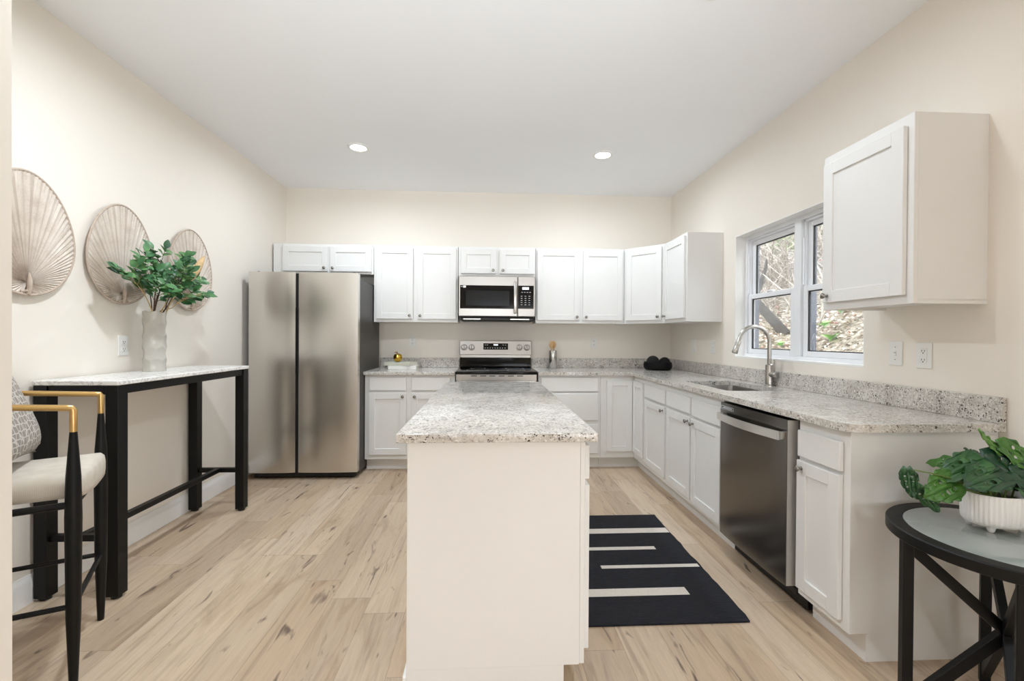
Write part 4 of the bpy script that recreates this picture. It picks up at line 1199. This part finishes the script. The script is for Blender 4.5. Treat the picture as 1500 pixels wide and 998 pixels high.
# ------------------------------------------------------------------ rug
def rug():
    t = thing('rug', (0.8, -2.3, 0), 'black woven rug with cream stripes beside the island', 'rug')
    x0, x1, y0, y1 = 0.41, 1.160, -2.872, -1.715
    n = 24; m = MB(); lpb = []
    rnd = random.Random(3)
    left = [(x0 + rnd.uniform(-.003, .003), y0 + (y1 - y0) * i / n) for i in range(n + 1)]
    right = [(x1 + rnd.uniform(-.004, .004) - 0.012 * (1 - i / n), y0 + (y1 - y0) * i / n) for i in range(n + 1)]
    poly = left[::-1] + right
    m.prism(poly, [], 0.0008, 0.009)
    obj('pile', m, M['rug'], t)
    for (xa, xb, ya, yb) in ((x0 + 0.004, 1.152, -1.998, -1.930), (x0 + 0.004, 0.982, -2.214, -2.178), (0.610, 1.143, -2.416, -2.385), (x0 + 0.004, 0.972, -2.668, -2.605)):
        obj('stripe', MB().box(xa, xb, ya, yb, 0.0088, 0.0102, 0.0005), M['rugstripe'], t)
rug()


# ------------------------------------------------------------------ glass side table and monstera
TX, TY, TZ = 1.628, -3.435, 0.62
def side_table():
    t = thing('side_table', (TX, TY, 0), 'round black side table with glass top at the right edge', 'table')
    Ro, Ri = 0.294, 0.240
    m = MB(); S = 72
    ring = lambda rr, z: [(TX + rr * math.cos(2 * math.pi * k / S), TY + rr * math.sin(2 * math.pi * k / S), z) for k in range(S)]
    m.loft([ring(Ri, TZ - 0.036), ring(Ro - 0.003, TZ - 0.036), ring(Ro, TZ - 0.033), ring(Ro, TZ - 0.004), ring(Ro - 0.004, TZ), ring(Ri + 0.009, TZ), ring(Ri + 0.008, TZ - 0.008), ring(Ri, TZ - 0.0085), ring(Ri, TZ - 0.036)], False, False)
    bmesh.ops.remove_doubles(m.bm, verts=m.bm.verts, dist=1e-5)
    obj('rim', m, M['blackwood'], t)
    obj('glass_top', MB().lathe((TX, TY, TZ - 0.008), (0, 0, 1), [(Ri + 0.007, 0), (Ri + 0.007, 0.007), (Ri + 0.004, 0.0078)], 72), M['tableglass'], t)
    rl = 0.262; zt = TZ - 0.0365
    ang = dict(L=161, B=50, F=225, Q=332)
    pos = {k: Vector((TX + rl * math.cos(R(v)), TY + rl * math.sin(R(v)), 0)) for k, v in ang.items()}
    def frame_at(v): 
        rad = Vector((math.cos(R(v)), math.sin(R(v)), 0)); return rad, Vector((-rad.y, rad.x, 0))
    for k, v in ang.items():
        rad, tan = frame_at(v); fr = Frame(pos[k], tan, rad)
        obj('leg', MB().box(-0.014, 0.014, -0.015, 0.015, 0.0, zt, 0.002, fr=fr), M['blackwood'], t)
    hub = Vector((TX, TY, 0.320))
    for k, v in ang.items():
        rad, tan = frame_at(v)
        for z_, nm in ((zt - 0.03, 'upper_brace'), (0.045, 'lower_brace')):
            p0 = Vector((pos[k].x, pos[k].y, z_)) - rad * 0.012; p1 = hub.copy()
            d = (p1 - p0).normalized(); upv = tan.cross(d).normalized(); q = []
            for pp in (p0, p1):
                q.append([pp + tan * a_ * 0.011 + upv * b_ * 0.017 for a_, b_ in ((-1, -1), (1, -1), (1, 1), (-1, 1))])
            obj(nm, MB().hexa(q[0] + q[1], 0.0015), M['blackwood'], t)
side_table()


def monstera_leaf(m, base, d, nrm, L, W, droop=0.25, holes=True, mat=None, cup=0.15, cuts=True):
    """split leaf with notches and holes; base at the petiole, d the way the leaf points"""
    d = d.normalized(); s = d.cross(nrm).normalized(); nrm = s.cross(d).normalized()
    def wid(t_): return W * 0.5 * (math.sin(math.pi * min(1, (0.06 + t_ * 0.94)) ** 0.72) ** 0.72)
    half = []
    N = 30; notch = (0.45, 0.72)
    for i in range(1, N):
        t_ = i / N; w_ = wid(t_)
        if cuts:
            for q in notch:
                dd = abs(t_ - q)
                if dd < 0.03: w_ *= 0.70 + 0.30 * (dd / 0.03)
        half.append((t_, w_))
    outl = [(-0.04, 0.012 * W / 0.1)] + [(t_ - 0.10 * (w_ / W) * 0, w_) for t_, w_ in half] + [(1.0, 0.0)] + [(t_, -w_) for t_, w_ in reversed(half)] + [(-0.04, -0.012 * W / 0.1)]
    outl = [(0.0, 0.0)] + [(-0.07, 0.17 * W)] + outl[1:-1] + [(-0.07, -0.17 * W)]
    hl = []
    if holes:
        for q in (0.27, 0.44, 0.62):
            for sg in (1, -1):
                cw = wid(q) * 0.36 * sg; a_, b_ = 0.024, wid(q) * 0.15
                hl.append([(q + a_ * math.cos(-k * math.pi / 4), cw + b_ * math.sin(-k * math.pi / 4)) for k in range(8)])
    polys = [[Vector((x * L, y, 0)) for x, y in outl]] + [[Vector((x * L, y, 0)) for x, y in h] for h in hl]
    flat = [p for pl in polys for p in pl]
    bm2 = bmesh.new(); vs = [bm2.verts.new(p) for p in flat]
    for tri in tessellate_polygon(polys):
        try: bm2.faces.new([vs[i] for i in tri])
        except ValueError: pass
    bmesh.ops.subdivide_edges(bm2, edges=[e for e in bm2.edges if e.calc_length() > 0.02], cuts=2, use_grid_fill=False)
    bmesh.ops.triangulate(bm2, faces=bm2.faces)
    mi = m.mi(mat); vm = {}
    for v in bm2.verts:
        x, y = v.co.x, v.co.y; h = -droop * x * x / L + cup * abs(y) - 0.9 * y * y / W * cup * 2 + 0.004 * math.sin(x / L * 22)
        vm[v] = m.bm.verts.new(base + d * x + s * y + nrm * h)
    fs = []
    for f in bm2.faces:
        g = m.bm.faces.new([vm[v] for v in f.verts]); g.material_index = mi; fs.append(g)
    bmesh.ops.recalc_face_normals(m.bm, faces=fs)
    bm2.free()


def monstera():
    px, py, pz = 1.665, -3.368, TZ + 0.0005
    t = thing('potted_monstera', (px, py, pz), 'monstera plant in white fluted footed planter on the side table', 'plant')
    # oval fluted planter
    ax, ay, h0, h1 = 0.096, 0.070, 0.016, 0.119
    m = MB(); S = 240; loops = []
    oval = lambda f, z, fl=0.0: [(px + (ax * f + fl * (0.5 + 0.5 * math.cos(k * 2 * math.pi * 44 / S))) * math.cos(2 * math.pi * k / S), py + (ay * f + fl * (0.5 + 0.5 * math.cos(k * 2 * math.pi * 44 / S))) * math.sin(2 * math.pi * k / S), pz + z) for k in range(S)]
    loops = [oval(0.80, h0), oval(0.90, h0 + 0.003), oval(0.955, h0 + 0.014, 0.0025), oval(0.965, h0 + 0.03, 0.0028), oval(0.985, h1 - 0.004, 0.0028), oval(0.985, h1, 0.001), oval(0.94, h1), oval(0.92, h1 - 0.02), oval(0.90, h1 - 0.03)]
    m.loft(loops); po = obj('planter', m, M['pot'], t, 50)
    for sx in (-1, 1):
        for sy in (-1, 1):
            obj('foot', MB().lathe((px + sx * 0.052, py + sy * 0.032, pz), (0, 0, 1), [(0.006, 0), (0.009, 0.004), (0.013, 0.018)], 14), M['pot'], po)
    obj('soil', MB().loft([oval(0.905, h1 - 0.024), oval(0.5, h1 - 0.016), oval(0.05, h1 - 0.014)]), M['soil'], t)
    tw = Vector((-0.42, -0.85, 0.3))
    B = lambda x, y, z: Vector((px + x, py + y, pz + z))
    # (base where the petiole joins, tip, which way the face looks, width, bright or dark, droop)
    leaves = []
    for b0, tip, nr, W, br, dr in (
            ((1.638, -3.349, 0.850), (1.756, -3.428, 0.770), (-0.25, -0.80, 0.60), 0.135, 0, 0.20),
            ((1.680, -3.375, 0.812), (1.496, -3.438, 0.788), (-0.20, -0.70, 0.68), 0.115, 0, 0.08),
            ((1.642, -3.354, 0.843), (1.480, -3.386, 0.812), (-0.15, -0.60, 0.80), 0.100, 0, 0.30),
            ((1.535, -3.365, 0.780), (1.412, -3.396, 0.736), (-0.30, -0.90, 0.30), 0.105, 1, 0.15),
            ((1.408, -3.354, 0.756), (1.462, -3.375, 0.673), (-0.72, -0.65, -0.1), 0.052, 0, 0.10),
            ((1.373, -3.354, 0.815), (1.382, -3.365, 0.722), (-0.75, -0.65, 0.05), 0.050, 0, 0.08),
            ((1.722, -3.339, 0.862), (1.604, -3.344, 0.927), (0.15, -0.70, 0.60), 0.062, 1, -0.18),
            ((1.709, -3.344, 0.883), (1.848, -3.386, 0.818), (-0.05, -0.75, 0.65), 0.112, 1, 0.25),
            ((1.695, -3.386, 0.812), (1.817, -3.459, 0.738), (0.10, -0.85, 0.50), 0.110, 0, 0.25),
            ((1.622, -3.339, 0.815), (1.522, -3.354, 0.773), (-0.25, -0.80, 0.50), 0.075, 1, 0.20),
            ((1.701, -3.318, 0.831), (1.774, -3.228, 0.852), (0.00, -0.45, 0.90), 0.110, 0, 0.25),
            ((1.638, -3.318, 0.810), (1.575, -3.228, 0.820), (-0.20, -0.40, 0.90), 0.100, 1, 0.30),
            ((1.691, -3.407, 0.768), (1.748, -3.480, 0.721), (0.20, -0.65, 0.70), 0.080, 0, 0.30)):
        v0, v1 = Vector(b0), Vector(tip); leaves.append((v0, v1 - v0, Vector(nr), (v1 - v0).length * 1.04, W, br, dr))
    for i, (b0, d, nr, L, W, br, dr) in enumerate(leaves):
        rt_ = B(-0.04 + 0.006 * i, -0.02 + 0.008 * (i % 4), 0.100)
        mid = (rt_ + b0) / 2 + Vector((0, 0, 0.03))
        m = MB()
        monstera_leaf(m, b0, d, nr, L, W, dr, True, None, 0.18)
        lf = obj('leaf', m, M['monstera2'] if br else M['monstera'], t, 60)
        md = lf.modifiers.new('thickness', 'SOLIDIFY'); md.thickness = 0.0012
        obj('petiole', MB().tube(bez(rt_, mid, b0 + d.normalized() * 0.004, 8), [0.0028] * 5 + [0.0022] * 4, 7), M['greenstem'], t)
monstera()


# ------------------------------------------------------------------ outdoors, the wooded bank behind the window
def hz(x, y):
    return 0.35 + 0.52 * (x - 2.5) + 0.10 * math.sin(x * 1.7 + y * 0.9) + 0.06 * math.sin(x * 3.1 - y * 2.3) + 0.03 * (y - 2) * 0.5


def outdoors():
    m = MB(); nx, ny = 60, 110
    g = [[m.bm.verts.new((2.32 + 15 * i / nx, -8 + 36 * j / ny, hz(2.32 + 15 * i / nx, -8 + 36 * j / ny))) for j in range(ny + 1)] for i in range(nx + 1)]
    for i in range(nx):
        for j in range(ny): m.bm.faces.new((g[i][j], g[i + 1][j], g[i + 1][j + 1], g[i][j + 1]))
    o = obj('hillside_ground', m, M['hill'], None, 180); o['kind'] = 'structure'; o['label'] = 'leaf covered bank outside the window'
    rnd = random.Random(5)
    # leaf litter
    m = MB()
    for k in range(9000):
        # the wedge the window shows
        x = 2.45 + 7.5 * rnd.random() ** 1.2
        y = -4.7 + x * (1.10 + rnd.random() * 0.75) + rnd.uniform(-0.4, 0.4)
        z = hz(x, y) + 0.012; L = rnd.uniform(0.025, 0.075); an = rnd.uniform(0, 6.28)
        d = Vector((math.cos(an), math.sin(an), rnd.uniform(-.3, .7))); s = Vector((-math.sin(an), math.cos(an), rnd.uniform(-.5, .5))) * rnd.uniform(0.25, 0.5)
        c = Vector((x, y, z)); mid = Vector((0, 0, 0.25 * L))
        q = [c - d * L * 0.5, c + s * L + mid, c + d * L * 0.5, c - s * L + mid]
        m.bm.faces.new([m.bm.verts.new(p) for p in q])
    tag(obj('leaf_litter', m, M['flake'], None, 0), 'dry fallen leaves scattered over the bank outside the window', 'leaves', kind='stuff')
    # bare brushwood
    m = MB()
    for k in range(900):
        x = rnd.uniform(4.3, 9.5); rel = rnd.uniform(1.2, 1.95); y = -4.7 + x * rel + rnd.uniform(-0.3, 0.3)
        if rel < 1.45 and x < 5.6 and rnd.random() < 0.8: continue
        if x < 5.0 and rel > 1.4: continue
        p0 = Vector((x, y, hz(x, y) - 0.02)); an = rnd.uniform(0, 6.28); L = rnd.uniform(0.5, 1.7); tilt = rnd.uniform(0.1, 1.1)
        d = Vector((math.cos(an) * math.sin(tilt + .3), math.sin(an) * math.sin(tilt + .3), math.cos(tilt)))
        p2 = p0 + d * L; p1 = (p0 + p2) / 2 + Vector((rnd.uniform(-.3, .3), rnd.uniform(-.3, .3), rnd.uniform(0, .4)))
        r0 = rnd.choice((0.006, 0.008, 0.010, 0.014, 0.022)); pts = bez(p0, p1, p2, 6)
        m.tube(pts, [r0 * (1 - 0.11 * i) for i in range(7)], 5)
        for q in range(3):
            b0 = pts[rnd.randint(2, 5)]; e = b0 + Vector((rnd.uniform(-.4, .4), rnd.uniform(-.4, .4), rnd.uniform(-.1, .5)))
            m.tube([b0, (b0 + e) / 2 + Vector((0, 0, rnd.uniform(-.08, .08))), e], [r0 * 0.5, r0 * 0.4, r0 * 0.25], 4)
    tag(obj('brushwood', m, M['twig'], None, 60), 'tangle of bare grey branches on the bank outside the window', 'branches', kind='stuff')
    # leaning trunk
    p0 = Vector((4.28, 1.40, hz(4.28, 1.40) - 0.03)); p2 = Vector((4.15, 3.25, 2.72))
    pts = bez(p0, (p0 + p2) / 2 + Vector((0.02, 0.02, 0.04)), p2, 10)
    t = thing('fallen_trunk', p0, 'thick grey fallen tree trunk outside, seen through the left window', 'tree trunk')
    obj('trunk', MB().tube(pts, [0.075 - 0.0035 * i for i in range(11)], 14), M['bark'], t)
    for k in (4, 6, 8):
        e = pts[k] + Vector((rnd.uniform(-.3, .6), rnd.uniform(-.6, .3), rnd.uniform(0.3, 0.8)))
        obj('branch', MB().tube(bez(pts[k], (pts[k] + e) / 2 + Vector((0.1, 0, 0.1)), e, 5), [0.05, 0.045, 0.038, 0.03, 0.022, 0.014], 8), M['bark'], t)
    # shrubs
    for (x, y, h, n, mat, lab, g_) in ((7.3, 5.75, 1.2, 560, 'shrub', 'loose green shrub outside, in the upper left pane', 'shrubs on the bank'),
                                   (8.0, 5.6, 1.6, 420, 'shrub', 'loose green shrub outside, in the upper right pane', 'shrubs on the bank'),
                                   (7.2, 4.75, 0.9, 46, 'redshrub', 'sparse red-leaved shrub outside, in the upper right pane', 'shrubs on the bank')):
        z = hz(x, y); t = thing('shrub', (x, y, z), lab, 'shrub', g_)
        ms, mf = MB(), MB()
        for k in range(14):
            an = rnd.uniform(0, 6.28); e = Vector((x + math.cos(an) * h * rnd.uniform(.1, .5), y + math.sin(an) * h * rnd.uniform(.1, .5), z + h * rnd.uniform(.5, 1)))
            p = bez(Vector((x, y, z)), Vector((x, y, z + h * .5)), e, 6); ms.tube(p, [0.02, 0.017, 0.014, 0.011, 0.008, 0.006, 0.004], 5)
            for q in range(n // 14):
                b0 = p[rnd.randint(2, 6)] + Vector((rnd.gauss(0, .13), rnd.gauss(0, .13), rnd.gauss(0, .13)))
                add_leaf(mf, b0, Vector((rnd.uniform(-1, 1), rnd.uniform(-1, 1), rnd.uniform(-.4, .6))), Vector((-0.4, -0.6, 0.8)), rnd.uniform(.06, .12), rnd.uniform(.03, .06))
        obj('stems', ms, M['bark'], t); obj('foliage', mf, M[mat], t, 50)
    # seedlings
    for (x, y, sz, lab) in ((4.44, 0.90, 0.10, 'bright green seedling in the litter, left part of the right pane'), (4.95, 1.25, 0.10, 'bright green seedling in the litter, just under the knob of the wall cabinet'),
                            (3.88, 0.97, 0.075, 'bright green seedling in the litter, low in the left pane beside the faucet'), (4.11, 0.39, 0.11, 'bright green seedling in the litter, low in the middle of right pane'),
                            (4.86, 0.88, 0.08, 'bright green seedling in the litter, highest one in the right pane')):
        z = hz(x, y); m = MB()
        for k in range(9):
            an = k * 0.9; add_leaf(m, Vector((x, y, z + 0.02 + 0.004 * k)), Vector((math.cos(an), math.sin(an), rnd.uniform(.3, .9))), Vector((0, 0, 1)), sz * rnd.uniform(.8, 1.2), sz * 0.5)
        m.tube([(x, y, z - 0.02), (x, y, z + 0.05)], 0.005, 6)
        tag(center_origin(obj('seedling', m, leaf_bright, None, 50)), lab, 'seedling', 'green seedlings on the bank')
leaf_bright = leaf_mat('seedling_leaf', srgb(86, 146, 56), srgb(120, 190, 80), srgb(160, 216, 110), 5)
outdoors()
